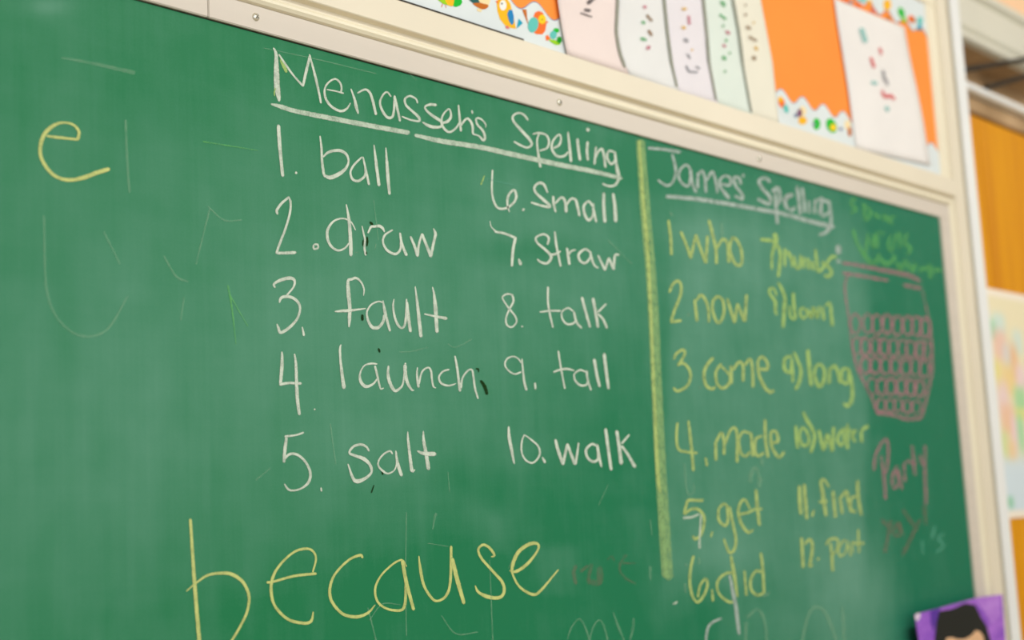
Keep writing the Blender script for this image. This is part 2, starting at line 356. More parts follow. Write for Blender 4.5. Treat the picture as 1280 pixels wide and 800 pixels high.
# --- left list heading
word(C_WHITE, [(Lt, 'A', '175,160,14 200,220,30 205,400,50 212,560,56 225,640,40 232,690,20|230,225,16 300,330,20 380,440,18 470,540,20|470,540,22 500,400,28 540,240,24|535,225,14 590,430,24 620,560,24 650,710,18'),
    (Lt, 'A', '710,575,12 800,592,14 875,612,18|850,610,18 855,550 835,500 790,470 730,500 690,560 690,640,22 730,720,24 800,775,24 860,790,26 910,765,20 945,710,10'),
    (Lt, 'A', '950,570,12 985,670,24 1000,740,32 1022,815,16|1015,610,14 1090,575,22 1140,610,24 1170,700,26 1200,825,24'),
    (Lt, 'B', '230,325,14 190,280,18 150,310,18 120,380,20 140,460,24 190,530,26 240,530,26 260,460,22 265,320,18|265,320,22 290,430,24 320,570,22'),
    (Lt, 'B', '495,390,14 480,350,16 420,320,20 370,350,22 380,410,22 440,470,24 505,530,26 510,570,22 430,560,18 340,525,14'),
    (Lt, 'B', '680,410,26 620,405,26 570,430,18 600,480,22 680,540,30 740,580,26 730,625,24 650,630,30 590,610,28 545,580,12'),
    (Lt, 'B', '745,590,20 800,570,30 830,520,22 810,450,14 750,510,18 735,590,22 770,655,24 820,680,22 880,640,20 910,590,14'),
    (Lt, 'B', '905,410,14 915,530,22 930,670,24|930,610,22 990,545,22 1040,600,24 1050,700,20|1040,465,14 1045,492,20'),
    (Lt, 'B', '1050,700,16 1110,720,14 1150,760,26 1170,740,26 1150,670,22 1090,600,20 1085,545,18 1130,550,18 1175,600,14 1175,635,12')], label='large white chalk heading name')
word(C_YG, [('chalk_smudge', 'A', '245,270,24 275,330,38 305,400,26')], label='small yellow-green dab')
word(C_YG, [('chalk_smudge', 'A', '195,560,12 185,600,14 186,640,8')])
word(C_WHITE, [(Lt, 'C', '320,240,18 280,190,24 230,170,22 175,195,22 175,250,24 250,340,30 340,440,30 355,490,26 310,515,22 240,490,22 180,455,20'),
    (Lt, 'C', '370,380,18 430,370,22 500,390,22 530,450,22 510,520,22 440,545,20|430,380,18 410,450,18 425,600,26 445,710,26'),
    (Lt, 'C', '580,520,22 630,490,26 650,430,20 630,385,16 570,450,20 560,530,26 610,600,28 680,600,24 720,560,18'),
    (Lt, 'C', '720,360,16 735,500,28 750,655,28'), (Lt, 'C', '815,430,28 825,540,28 840,640,28'),
    (Lt, 'C', '915,460,26 910,560,28 920,640,26|920,330,44 918,345,40'), (Lt, 'C', '1000,510,20 985,680,24|985,640,20 1020,560,22 1060,530,24 1080,600,26 1095,710,26'),
    (Lt, 'C', '1180,560,20 1130,550,24 1110,610,24 1150,680,24 1190,640,22 1190,560,20|1190,580,26 1215,780,26|@600,200,6.4 1092,30,20 1110,140,22 1080,200,20 1030,208,18 980,190,14')], wk=.94, label='heading word in white chalk')
word(C_WHITE2, [('chalk_underline', 'p', '339,130,2 350,133,5 370,139,5.5 415,148,6 470,158.5,6 511,166,5.5|519,169,4 550,176,6 600,184,6 645,194,6 700,206,6 740,214,5.5 777,223,4')])
# --- left list, first column
word(C_WHITE, [(Dg, 'D', '225,135,34 235,300,36 250,480,30 268,640,30'), ('chalk_dot', 'D', '400,600,20 402,615,24')])
word(C_WHITE, [(Lt, 'D', '640,240,12 655,360,22 660,480,24 675,600,26 690,650,20|670,450,16 730,400,26 830,385,30 900,420,26 925,490,18 900,560,26 830,620,40 740,655,40 680,630,18'),
    (Lt, 'D', '1060,450,16 980,530,22 945,600,20 965,670,24 1020,690,26 1080,650,24 1095,600,20 1085,520,14|1070,450,14 1095,560,20 1130,725,24'),
    (Lt, 'D', '1180,330,12 1200,500,28 1230,735,30'), (Lt, 'E', '178,115,10 190,280,28 200,420,32 215,580,26')])
word(C_WHITE, [(Dg, 'H', '215,300,22 210,260,26 260,190,26 330,130,22|325,130,20 345,180,22 340,280,22 300,430,22 240,590,24 205,690,24|205,690,26 300,690,28 395,685,30'),
    ('chalk_dot', 'H', '580,605,18 615,605,20 620,640,18 580,648,20 575,610,18')])
word(C_WHITE, [(Lt, 'H', '995,460,12 950,380,14 870,345,16 780,370,20 720,450,26 715,540,28 750,620,24 820,665,22 890,640,18 930,590,14|903,205,12 930,360,30 945,550,34 950,715,32'),
    (Lt, 'I', '420,340,10 435,410,16 450,480,18 445,560,20 458,630,22|480,410,14 510,350,24 545,345,24 590,340,30 625,360,26 645,400,12'),
    (Lt, 'I', '725,380,16 650,430,22 630,500,20 670,580,24 750,620,26 800,580,22 808,500,18 800,410,18|800,410,20 820,520,24 865,632,28'),
    (Lt, 'I', '905,445,20 945,540,26 975,640,28|975,640,26 990,520,22 1020,420,20|1020,420,24 1060,520,26 1110,645,30|1110,640,26 1140,490,26 1155,420,28 1135,365,10')])
for s in ('472,450,14 474,500,22 470,540,12', '432,480,10 430,535,14', '503,300,20 525,325,26', '465,595,12 466,622,14'): word(C_DK, [('bare_patch', 'I', s)], label='dark chipped spot')
word(C_GHOST, [('chalk_smudge', 'I', '560,520,10 550,575,8|350,603,8 380,603')])
word(C_WHITE, [(Dg, 'J', '190,235,18 180,200,22 250,160,32 340,140,34 385,165,26 375,230,18 310,310,20|235,385,16 250,340,28 300,325,30 370,340,28 425,390,26 440,460,22 410,550,24 340,630,28 250,685,32 225,640,24 210,600,12'),
    ('chalk_dot', 'J', '462,630,14 480,715,24')])
word(C_WHITE, [(Lt, 'K', '355,275,10 360,210,16 330,140,18 280,100,24 230,115,26 200,130,28 205,260,38 218,400,34 215,500,34 210,590,14|70,435,14 130,430,26 220,425,30 300,415,18 375,405,12'),
    (Lt, 'K', '550,345,14 500,335,16 430,370,18 390,440,18 400,520,24 440,590,32 500,595,34 550,540,28 562,470,22|550,325,12 570,440,30 600,560,24 620,630,20'),
    (Lt, 'K', '660,310,8 652,380,20 665,480,22 700,570,24 740,600,20 770,560,24 785,430,24 785,310,16|790,340,22 805,500,30 825,635,28'),
    (Lt, 'K', '872,185,10 890,330,24 910,500,34 930,685,32'), (Lt, 'K', '1045,190,10 1060,260,20 1075,400,38 1090,640,32|965,460,14 1060,480,20 1185,505,32')])
word(C_DK, [('bare_patch', 'K', '343,470,26 346,520,26')], label='dark chipped spot')
word(C_WHITE, [(Dg, 'M', '260,120,18 260,250,34 245,440,28|240,445,28 330,430,24 450,435,26|385,140,14 400,250,26 405,420,30 415,600,34 435,745,26')])
word(C_WHITE, [('chalk_dot', 'M', '585,690,20')])
word(C_WHITE, [(Lt, 'M', '850,45,10 840,90,22 845,200,22 860,330,30 880,480,38'),
    (Lt, 'M', '1210,240,14 1150,235,20 1080,260,14 1040,340,18 1050,420,32 1100,465,32 1170,440,20 1210,390,16|1190,260,20 1210,340,22 1235,450,18 1250,490,14 1275,480,14'),
    (Lt, 'N', '205,340,18 200,420,28 220,510,34 265,585,30 310,570,24 350,510,18 375,310,16|370,330,32 375,430,34 400,520,30 440,580,20 460,580,10'),
    (Lt, 'N', '495,355,10 490,430,20 505,550,28|510,520,16 540,400,18 600,355,18 630,390,20 640,480,18 655,545,18 680,560,8'),
    (Lt, 'N', '810,375,18 750,395,18 710,450,18 730,510,22 790,535,20 840,530,16 880,515,8'),
    (Lt, 'N', '870,240,14 885,320,22 900,420,24 920,590,26|930,560,22 945,460,18 1000,385,18 1040,380,18 1055,450,20 1070,560,20 1100,665,16')])
for s in ('1082,368,20 1105,372,16 1106,400,12', '1128,488,24 1165,540,34 1192,620,30', '106,165,18 118,200,22'): word(C_DK, [('bare_patch', 'N', s)], label='dark chipped spot')
word(C_WHITE, [(Dg, 'P', '475,165,20 400,190,18 290,205,22|305,215,26 290,330,32 280,460,28|285,430,22 330,385,24 390,380,26 460,420,24 520,500,24 545,590,26 520,670,26 450,725,18 370,745,18 320,730,22 285,680,14'),
    ('chalk_dot', 'P', '650,715,12 655,750,20')])
word(C_WHITE, [(Lt, 'Q', '330,350,16 300,305,22 240,285,26 170,310,24 135,370,22 200,400,28 280,430,38 340,490,28 355,560,22 300,620,30 215,652,42 170,620,30 120,480,12'),
    (Lt, 'Q', '565,380,14 540,350,18 480,380,18 430,440,16 425,500,18 470,550,22 520,575,18 580,545,14 605,480,14 600,400,14|598,350,16 610,440,24 630,520,32 655,595,32'),
    (Lt, 'Q', '718,155,8 720,230,22 740,400,28 760,545,34 790,535,10'), (Lt, 'Q', '873,150,10 878,250,28 905,400,36 925,530,36|815,350,16 880,375,34 990,380,44')])
for s in ('380,692,10 355,765,16', '462,560,18 468,585,14'): word(C_DK, [('bare_patch', 'Q', s)], label='dark chipped spot')
# --- left list, second column
word(C_WHITE, [(Dg, 'F', '100,80,14 95,200,16 100,290,18 130,370,20 170,390,20 220,380,20 270,340,20 290,290,22 270,240,20 225,290,22 220,360,18 235,415,10'), ('chalk_dot', 'F', '345,396,32')], wk=.92)
word(C_WHITE, [(Lt, 'F', '540,260,14 510,195,24 470,185,22 435,220,20 450,265,22 510,320,26 560,370,22 510,370,20 410,340,16'),
    (Lt, 'F', '585,290,20 590,350,22 605,415,16|600,350,16 650,300,20 680,330,24 690,415,26|690,360,18 730,310,20 765,320,22 780,370,24 795,445,20'),
    (Lt, 'F', '900,370,16 870,330,20 830,370,20 840,440,24 870,480,24 905,440,20 905,350,18|905,380,20 930,495,18'),
    (Lt, 'F', '990,265,22 990,380,26 1000,495,28'), (Lt, 'F', '1065,270,22 1080,380,28 1085,490,32')], wk=.92)
word(C_YG, [('chalk_smudge', 'E', '1165,395,10 1130,485,20')])
word(C_BLUE, [('chalk_smudge', 'F', '45,148,5 180,180,6 300,205,4')])
word(C_WHITE, [(Dg, 'G', '80,105,6 90,150,8 130,190,14|120,190,18 200,205,20 285,240,20|285,235,24 265,330,24 255,465,22'), ('chalk_dot', 'G', '310,408,14 325,450,34')], wk=.92)
word(C_WHITE, [(Lt, 'G', '540,290,18 550,240,20 510,210,18 450,235,18 460,280,18 530,340,22 570,390,24 540,440,22 490,435,20 460,410,14'),
    (Lt, 'G', '598,190,16 610,290,20 645,465,18|555,370,12 600,370,22 645,345,12'), (Lt, 'G', '695,320,18 705,380,24 715,450,22|705,380,14 730,345,18 765,335,14'),
    (Lt, 'G', '880,350,18 840,330,20 790,370,22 800,420,22 840,440,20 880,400,18 885,350,18|885,370,18 910,450,18 945,480,14'),
    (Lt, 'G', '945,380,16 1000,495,22|1000,495,20 1030,400,18|1030,400,18 1070,490,24|1070,490,20 1080,380,18 1110,375,20')], wk=.92)
word(C_WHITE, [(Dg, 'L', '250,230,18 190,220,20 145,250,18 165,300,18 215,370,20 270,440,20 285,500,18 240,550,18 190,530,20 180,460,20 215,370,20 255,290,24 240,225,18'), ('chalk_dot', 'L', '338,542,24')], wk=.92)
word(C_WHITE, [(Lt, 'L', '600,150,22 600,300,22 620,430,22 650,555,18|520,400,16 620,388,22 725,388,20'),
    (Lt, 'L', '850,390,18 800,360,18 740,400,18 745,470,20 790,520,22 850,515,22 880,480,20|860,400,24 885,500,26 935,560,20'),
    (Lt, 'L', '940,255,30 975,390,28 1020,550,26'), (Lt, 'L', '1050,265,32 1075,400,30 1100,550,32|1180,320,18 1100,400,22|1100,420,20 1150,470,24 1190,560,26')], wk=.92)
word(C_WHITE, [(Dg, 'O', '335,270,16 300,225,16 250,205,16 190,230,18 170,290,18 210,350,18 270,380,18 330,360,18|340,230,16 350,350,20 365,470,26 385,540,26'), ('chalk_dot', 'O', '470,470,22 475,530,24')], wk=.92)
word(C_WHITE, [(Lt, 'O', '703,150,18 730,320,20 768,525,20|655,360,18 730,335,24 800,330,22 860,345,16'),
    (Lt, 'O', '980,360,16 920,340,20 865,380,20 870,440,20 920,490,22 980,490,22 1000,450,20|985,350,24 1000,450,24 1030,540,20'),
    (Lt, 'O', '1063,235,32 1085,370,30 1115,505,30'), (Lt, 'O', '1163,180,34 1180,340,34 1205,525,30')], wk=.92)
word(C_WHITE, [(Dg, 'R', '165,85,14 170,170,28 190,280,26 210,380,14'), (Dg, 'R', '290,150,10 340,185,14 400,240,16 415,300,18 390,350,16 350,375,16 300,350,16 270,290,16 270,210,16 290,150,10'),
    ('chalk_dot', 'R', '435,330,12 455,370,26')], wk=.92)
word(C_WHITE, [(Lt, 'R', '540,190,22 560,270,26 600,385,28|600,385,24 635,225,22|635,225,22 695,385,26|700,385,22 715,290,18 725,215,14'),
    (Lt, 'R', '870,240,16 830,225,20 785,270,22 795,330,22 840,365,22 880,340,20 875,230,18|875,240,22 890,330,24 908,405,18'),
    (Lt, 'R', '940,105,26 960,250,26 985,430,24'), (Lt, 'R', '1030,120,26 1050,250,28 1065,380,32|1130,150,14 1070,220,18|1070,240,20 1120,310,22 1175,405,30')], wk=.92)
# --- yellow practice words
word(C_YEL, [(Lt, 'S', '90,45,16 100,200,18 115,430,22 130,620,22 145,800,24 152,900,22|65,495,6 130,440,10 200,395,14 280,382,18 350,390,22 420,440,20 455,520,18 450,600,16 420,680,16 350,800,14 280,880,14'),
    (Lt, 'S', '570,440,16 610,435,14 740,400,16 875,385,16|855,375,10 875,290,12 850,240,14 800,230,16 730,255,14 650,330,14 605,410,18 595,500,18 620,590,16 700,670,18 800,695,18 845,680,18 858,625,8'),
    (Lt, 'S', '1165,285,16 1150,270,18 1080,300,14 1000,380,14 965,460,16 970,550,18 1040,635,18 1130,655,20 1200,630,16 1245,580,6'),
    (Lt, 'T', '240,340,10 210,300,12 150,330,12 80,400,12 45,480,14 60,560,14 120,605,14 200,615,16 230,580,18 235,480,14 232,400,10|215,305,20 240,440,22 285,610,18'),
    (Lt, 'T', '318,275,6 328,360,18 350,460,16 400,540,16 440,555,14 490,520,16 515,430,16 520,215,16|525,290,22 560,430,26 600,570,20'),
    (Lt, 'T', '770,280,8 790,270,14 760,225,16 720,205,16 690,235,14 710,290,16 780,370,16 840,440,18 850,500,18 820,535,20 750,530,24 690,500,16 670,460,8'),
    (Lt, 'T', '885,367,6 930,370,20 1000,320,18 1060,240,12 1060,200,16 1010,200,22 940,250,22 905,330,20 905,390,12 950,470,14 1030,515,18 1080,490,16 1190,360,8')], label='large pale yellow word')
word(C_YEL, [(Lt, 'U', '230,320,20 350,335,28 545,355,22|540,350,32 550,280,32 510,220,26 440,190,22 360,190,26 280,225,40 200,310,44 165,420,40 170,530,34 230,640,36 320,725,34 450,760,36 600,735,42 720,690,44 850,650,40')], wk=.92, label='large pale yellow letter')
word(C_DIV, [('chalk_divider_line', 'p', '797.5,176,6 803,260,7 810,340,7 813.5,400,7 816.5,470,7 821,560,8 826,640,9 831,720,9|802,176,9 808,260,11 815,340,11 819,400,11 822,470,11 826,560,12 830,640,14 836,722,13')], wk=.85, label='broad yellow-green dividing line')
word(C_YEL2, [('chalk_divider_line', 'p', '799,176,4 804,250,5 810,320,5 814,400,4 818,500,4 822,590,5 825,615,3')], wk=.9)
# --- right list heading
word(C_GREY, [(Lt, 'V', '245,200,34 400,215,30 560,240,40|480,260,26 510,370,34 515,460,36 480,550,30 420,575,34 340,520,24'),
    (Lt, 'V', '660,400,28 620,370,28 560,420,30 550,500,30 600,570,34 650,570,34 665,470,30 660,400,28|665,420,36 680,540,34 720,640,34'),
    (Lt, 'V', '735,600,36 740,450,34|740,470,30 780,430,34 810,500,34 820,640,36|830,520,30 880,440,34 910,500,34 935,645,34'),
    (Lt, 'V', '960,560,30 1060,570,34 1060,500,30 1010,480,30 960,520,30 970,600,32 1050,700,44'),
    (Lt, 'V', '1170,560,34 1150,500,34 1100,500,34 1120,580,34 1180,660,34 1180,710,36 1110,680,34|1190,462,26 1195,490,22')], wk=.86, label='heading name in greyish white chalk')
word(C_GREY, [(Lt, 'W', '340,300,40 290,260,40 230,290,40 270,370,44 340,450,44 330,520,44 220,470,40'), (Lt, 'W', '360,390,44 420,360,44 440,430,44 430,510,40 390,530,30|390,380,36 400,540,44 415,715,40'),
    (Lt, 'W', '470,480,34 560,430,44 500,450,44 500,540,44 560,580,44 590,550,30'), (Lt, 'W', '610,350,44 630,480,46 645,620,44'), (Lt, 'W', '660,360,36 680,480,36 690,600,36'),
    (Lt, 'W', '730,490,30 735,610,30'), (Lt, 'W', '790,480,28 785,610,36|790,500,36 860,470,36 830,620,32'),
    (Lt, 'W', '930,500,36 870,490,40 850,560,36 870,640,34 930,600,30|930,490,36 950,680,36 930,790,36|@0,0,1 1037,281,5 1033,290,5 1024,293.5,4')], wk=.80, label='heading word in greyish white chalk')
word(C_GREY, [('chalk_underline', 'p', '833,245.5,4.5 868,248.5,5 905,254,5 945,261,5 982,268,5 1010,276,5 1042,283.5,5')])
# --- right list
word(C_YEL2, [(Dg, 'Y', '125,125,34 145,280,36 155,465,36')], wk=.82)
word(C_YEL2, [(Lt, 'Y', '250,240,36 300,360,34 350,500,38|350,490,36 400,270,34|400,270,34 440,390,34 500,550,38|500,540,38 515,280,34'), (Lt, 'Y', '530,125,38 570,280,38 600,420,36 605,555,36|610,400,30 670,310,34 715,370,34 730,540,42'),
    (Lt, 'Y', '780,290,36 750,330,34 740,420,34 780,540,36 830,575,36 860,540,36 855,430,34 820,340,34 780,295,34')], wk=.82)
word(C_GHOST, [('chalk_smudge', 'Y', '150,50,34 152,70|655,150,30 665,290,30')])
word(C_YG, [(Dg, 'X', '120,205,60 300,225,60|300,130,70 320,220,80 270,400,50 265,600,36'), ('chalk_bracket', 'X', '340,280,50 380,400,60 370,560,60 350,700,46')], wk=.8)
word(C_YG, [(Lt, 'X', '440,330,46 440,560,40|480,370,56 530,480,56 540,570,40'), (Lt, 'X', '560,430,36 600,590,50 640,560,46 650,420,46'), (Lt, 'X', '690,450,50 690,590,40|740,460,50 760,600,46|800,500,50 820,610,46'),
    (Lt, 'X', '845,340,46 860,480,50 880,640,46|900,640,46 960,560,50 940,500,50'), (Lt, 'X', '1000,520,46 1060,440,56 1120,440,46'), (Lt, 'X', '960,540,46 1010,560,46 1060,640,56 1020,700,60 970,680,46')], wk=.84)
word(C_GREY, [('chalk_smudge', 'X', '1150,300,90 1160,380,100|1150,490,80 1165,510,70')], wk=.8)
word(C_YEL2, [(Dg, 'Z', '135,200,34 170,120,34 220,90,36 250,130,34 245,230,36 190,370,36 150,500,34|150,500,36 250,485,34')], wk=.82)
word(C_GHOST, [('chalk_dot', 'Z', '328,420,34 328,435')])
word(C_YEL2, [(Lt, 'Z', '385,280,30 400,380,38 410,490,34|400,290,28 450,230,36 500,290,36 525,380,34 530,500,32'), (Lt, 'Z', '620,240,36 570,290,34 570,400,34 610,500,36 650,490,36 680,400,34 670,290,34 620,240,34'),
    (Lt, 'Z', '715,270,32 740,360,36 785,505,38|785,500,36 815,320,30|815,320,32 885,490,38|890,490,36 905,230,34')], wk=.82)
word(C_YG, [(Dg, 'a', '300,170,46 240,170,46 240,240,46 310,340,56 310,450,56 330,520,36|300,170,36 330,260,36'), ('chalk_bracket', 'a', '350,90,46 400,180,56 440,300,56 430,440,66 415,680,56')], wk=.8)
word(C_YG, [(Lt, 'a', '550,230,46 560,400,56 580,560,56|500,400,36 510,540,36 570,580,46'), (Lt, 'a', '690,420,36 645,450,42 655,540,46 700,560,44 730,500,40 690,420,36'), (Lt, 'a', '740,440,36 790,550,56 820,420,46 870,550,56 900,400,36'),
    (Lt, 'a', '940,420,46 960,580,56|980,400,36 1040,370,46 1070,660,56')], wk=.84)
word(C_YEL2, [(Dg, 'b', '180,230,30 200,180,32 260,140,36 290,160,32 270,220,30 220,290,30|220,290,38 270,270,34 330,330,34 345,410,34 310,500,34 220,550,36 175,520,30')], wk=.82)
word(C_GHOST, [('chalk_dot', 'b', '435,508,34 436,520')])
word(C_YEL2, [(Lt, 'b', '570,220,40 510,290,38 480,380,38 500,490,38 560,530,38 590,510,30'), (Lt, 'b', '650,280,34 600,360,34 610,470,34 660,520,38 720,490,36 740,400,34 650,300,26'),
    (Lt, 'b', '750,300,32 755,470,38|770,340,32 830,260,36 870,300,34 870,450,36|890,290,34 940,230,34 965,330,34 970,510,36'), (Lt, 'b', '1030,330,32 1110,330,40 1110,260,32 1060,210,34 1020,260,34 1030,380,36 1080,500,40 1140,560,42 1180,545,28')], wk=.82)
word(C_YG, [(Dg, 'c', '320,110,50 230,140,56 220,280,60 300,320,56 320,150,46|320,200,46 330,320,50 330,450,46'), ('chalk_bracket', 'c', '350,60,46 400,180,56 440,300,60 420,440,60 370,550,56')], wk=.8)
word(C_YG, [(Lt, 'c', '530,30,60 550,250,66 575,500,60'), (Lt, 'c', '640,240,46 620,360,50 680,510,66 740,440,60 750,300,50 700,220,46 640,240,46'), (Lt, 'c', '820,270,50 815,470,60|830,290,46 890,240,56 940,340,56 960,460,56'),
    (Lt, 'c', '1080,280,46 990,290,50 990,440,56 1070,460,56 1080,290,56|1080,300,56 1120,500,56 1120,680,60 1060,770,66 1010,740,46')], wk=.84)
word(C_YEL2, [(Dg, 'd', '95,150,30 85,280,34 100,400,34 160,435,34 290,450,32|205,130,26 225,300,36 240,450,36 255,625,36'), ('chalk_dot', 'd', '375,500,26 390,575,34')], wk=.82)
word(C_YEL2, [(Lt, 'd', '480,520,38 475,340,34|480,340,32 535,250,34 560,340,32 560,460,38|570,360,30 620,230,32 670,200,34 695,300,36 690,540,38'), (Lt, 'd', '810,250,32 750,240,30 710,320,30 730,450,34 780,480,34 820,440,32|830,250,36 850,480,36'),
    (Lt, 'd', '940,280,30 880,310,32 870,420,32 900,480,32 960,450,32|970,120,34 975,300,38 1000,490,34'), (Lt, 'd', '1040,350,32 1100,330,40 1080,240,36 1030,250,34 1040,390,34 1110,490,38 1160,440,32')], wk=.82)
word(C_YG, [(Dg, 'e', '210,240,46 220,380,60 235,530,60'), (Dg, 'e', '290,260,46 260,360,50 290,480,56 350,500,66 390,440,56 350,300,56 290,260,50'), ('chalk_bracket', 'e', '310,60,56 370,180,66 440,300,60 460,420,60 410,590,56')], wk=.76)
word(C_YG, [(Lt, 'e', '520,300,50 580,560,66|590,540,56 630,350,56|640,360,56 700,570,66|700,560,56 715,260,56'), (Lt, 'e', '820,290,50 770,400,56 800,490,60 850,460,46 850,300,46'), (Lt, 'e', '900,220,46 900,540,56|840,280,46 950,300,46'),
    (Lt, 'e', '950,400,46 1010,300,46 960,350,46 1000,450,46'), (Lt, 'e', '1080,300,46 1090,450,56|1080,300,46 1170,240,60')], wk=.82)
word(C_YEL2, [(Dg, 'f', '350,205,34 200,200,34|195,205,34 160,340,32|165,340,30 240,290,34 310,300,36 360,370,34 355,470,34 320,560,34 270,590,36 250,560,30'), ('chalk_dot', 'f', '445,515,16 430,565,28')], wk=.84)
word(C_WHITE2, [(Dg, 'f', '155,380,32 240,370,26 310,340,20|330,350,22 320,520,20 315,600,18 315,680,32')], wk=.84, label='thin white seven over the yellow five')
word(C_YEL2, [(Lt, 'f', '600,270,28 560,240,32 510,290,32 510,400,34 570,455,34 600,400,32 590,270,28|615,270,34 650,440,32 680,600,34 660,700,34 610,720,36 560,590,26'),
    (Lt, 'f', '710,345,32 800,325,30 870,290,24|820,290,22 765,195,30 715,250,34 705,340,34 740,450,36 800,520,38 850,500,26'), (Lt, 'f', '880,100,36 895,280,38 915,450,36|860,290,28 940,290,26')], wk=.84)
word(C_YEL2, [(Dg, 'g', '205,190,56 210,380,66 225,560,56'), (Dg, 'g', '270,170,56 285,380,66 305,620,56'), ('chalk_dot', 'g', '400,510,36 375,590,46')], wk=.76)
word(C_YEL2, [(Lt, 'g', '600,200,36 540,110,46 495,130,56 520,300,66 560,580,56|470,400,46 570,390,56'), (Lt, 'g', '655,260,56 685,600,56'), (Lt, 'g', '745,330,46 775,550,56|760,340,46 830,260,56 860,400,56 900,530,56'),
    (Lt, 'g', '960,330,46 900,350,46 890,500,56 950,530,56|980,120,56 990,350,56 1030,570,56')], wk=.76)
word(C_YEL2, [(Dg, 'h', '235,240,56 245,430,56 255,630,56'), (Dg, 'h', '280,320,46 340,260,56 380,330,56 365,500,56 340,610,56 380,600,40'), ('chalk_dot', 'h', '450,530,40 465,510')], wk=.74)
word(C_YEL2, [(Lt, 'h', '560,330,46 610,260,56 700,250,56 720,300,46 700,400,46 650,470,46|620,310,46 640,500,66 650,680,56'), (Lt, 'h', '830,270,36 780,290,46 730,400,40 750,480,46 820,430,36 850,280,36|860,340,36 890,480,36'),
    (Lt, 'h', '900,290,36 920,440,36|910,320,26 910,320,26 950,280,36'), (Lt, 'h', '990,130,46 1000,430,46|940,320,46 1060,310,66')], wk=.64)
word(C_YEL2, [(Dg, 'i', '215,120,32 185,250,34 180,400,34 210,530,34 260,580,34 320,510,34 355,410,32 335,350,32 280,420,30 260,530,28'), ('chalk_dot', 'i', '400,455,18 410,570,34')], wk=.84)
word(C_YEL2, [(Lt, 'i', '620,290,32 550,290,34 470,350,34 450,430,28 480,510,30 560,575,34 610,580,32|590,120,32 620,290,44 655,525,28'), (Lt, 'i', '725,270,28 745,510,34'),
    (Lt, 'i', '890,280,30 840,270,32 790,350,32 790,450,32 850,510,36 920,490,32|890,90,32 910,280,36 920,490,32')], wk=.84)
word(C_GREY, [('chalk_smudge', 'i', '575,310,20 610,480,42 640,640,44 660,800,40 672,900,34')], wk=.84)
word(C_GHOST, [('chalk_smudge', 'i', '910,520,34 970,490,36|130,210,24 150,205|130,400,26 135,480|270,140,22 272,200')])
word(C_WHITE2, [('chalk_smudge', 'q', '1005,500,8 1030,492,22 1045,478,10')])
# --- rubbed-out writing at the foot of the board
word(C_GREY, [(Lt, 'j', '645,425,10 600,450,12 585,500,12 590,560,12')], wk=.9)
word(C_GHOST, [(Lt, 'j', '740,560,14 745,440,14|750,420,14 790,390,14 820,440,14 830,560,14'), (Lt, 'j', '960,560,14 1000,400,14 1060,400,16 1120,560,16|1130,380,14 1140,560,14')], wk=.9)
word(C_GHOST, [(Lt, 'q', '130,790,10 160,700,14 220,625,14 260,660,16 300,760,14 310,820,12|310,820,12 340,700,12 390,635,14 430,680,16 465,800,14'), (Lt, 'q', '510,570,10 545,670,18 600,800,18|680,620,16 675,700,18 650,800,16')], wk=1.1)
word(chalk_mat('rubbed_pink_chalk', (170, 110, 110), 0.12, 0.08), [(Lt, 'q', '200,180,30 180,240,30 200,330,30|240,230,30 300,180,20'), (Lt, 'q', '330,170,30 300,300,30|400,200,50 390,320,50 300,310,40'), (Lt, 'q', '460,130,14 500,105,16 520,140,14'), (Lt, 'q', '620,90,16 570,160,18 570,230,16 620,290,18 700,330,14|590,160,14 690,160,16')], label='rubbed-out reddish writing')
# --- far right drawings
word(C_GRN, [(Lt, 'k', '190,110,30 150,150,30 190,200,34 150,235,26'), (Lt, 'k', '255,150,30 265,290,34|265,180,26 310,220,28 280,290,34'), (Lt, 'k', '340,240,40 380,270,36'), (Lt, 'k', '410,290,30 420,245,26 450,300,30'), (Lt, 'k', '500,260,34 460,280,30 480,320,34')], wk=.8, label='faint green lettering')
word(C_GRN, [(Lt, 'k', '170,370,34 210,490,34 260,550,36 290,400,28'), (Lt, 'k', '340,400,26 335,510,26 310,440,24'), (Lt, 'k', '360,390,28 365,510,28|370,380,26 410,400,28'), (Lt, 'k', '470,410,30 450,490,30 480,530,28 520,390,26'), (Lt, 'k', '545,390,28 545,510,28'),
    (Lt, 'k', '600,400,34 585,470,34 630,520,34 600,560,32')], wk=.8, label='faint green lettering')
word(C_GRN, [('chalk_scallop', 'k', '250,550,40 300,620,46 350,620,46 380,560,36|390,600,40 430,640,46 490,610,40 500,570,36|520,630,36 550,680,40 590,610,36|600,630,36 640,690,46 670,640,36|700,690,46 760,670,46|780,640,36 790,750,46|800,690,36 870,690,46')], wk=.8, label='faint green scalloped border')
jar = '110,70,46 250,90,46 500,140,56 750,190,60 880,250,46|110,170,40 300,200,46 560,245,40|720,290,46 890,325,56|165,160,36 130,300,34 150,500,28 180,700,30 200,880,34 250,1110,40 330,1280,40 400,1420,38 450,1570,44|450,1570,44 600,1590,46 750,1630,52 890,1620,54|900,1610,44 960,1360,36 1000,1130,46 990,800,34 960,600,26 905,350,16'
def ring(cx, cy, rx, ry, w):
    return ' '.join('%.0f,%.0f,%d' % (cx+rx*math.cos(a), cy+ry*math.sin(a), w) for a in [2*math.pi*k/9+random.uniform(-.15, .15)-1.2 for k in range(10)])
rows = [([240, 355, 450, 555, 655, 760, 850, 935], 670, 48, 98), ([250, 335, 430, 520, 610, 700, 790, 880, 955], 895, 46, 88), ([330, 430, 540, 640, 740, 830, 925], 1090, 50, 84), ([400, 490, 590, 690, 790, 880], 1295, 50, 84), ([490, 580, 660, 750, 840], 1485, 44, 66)]
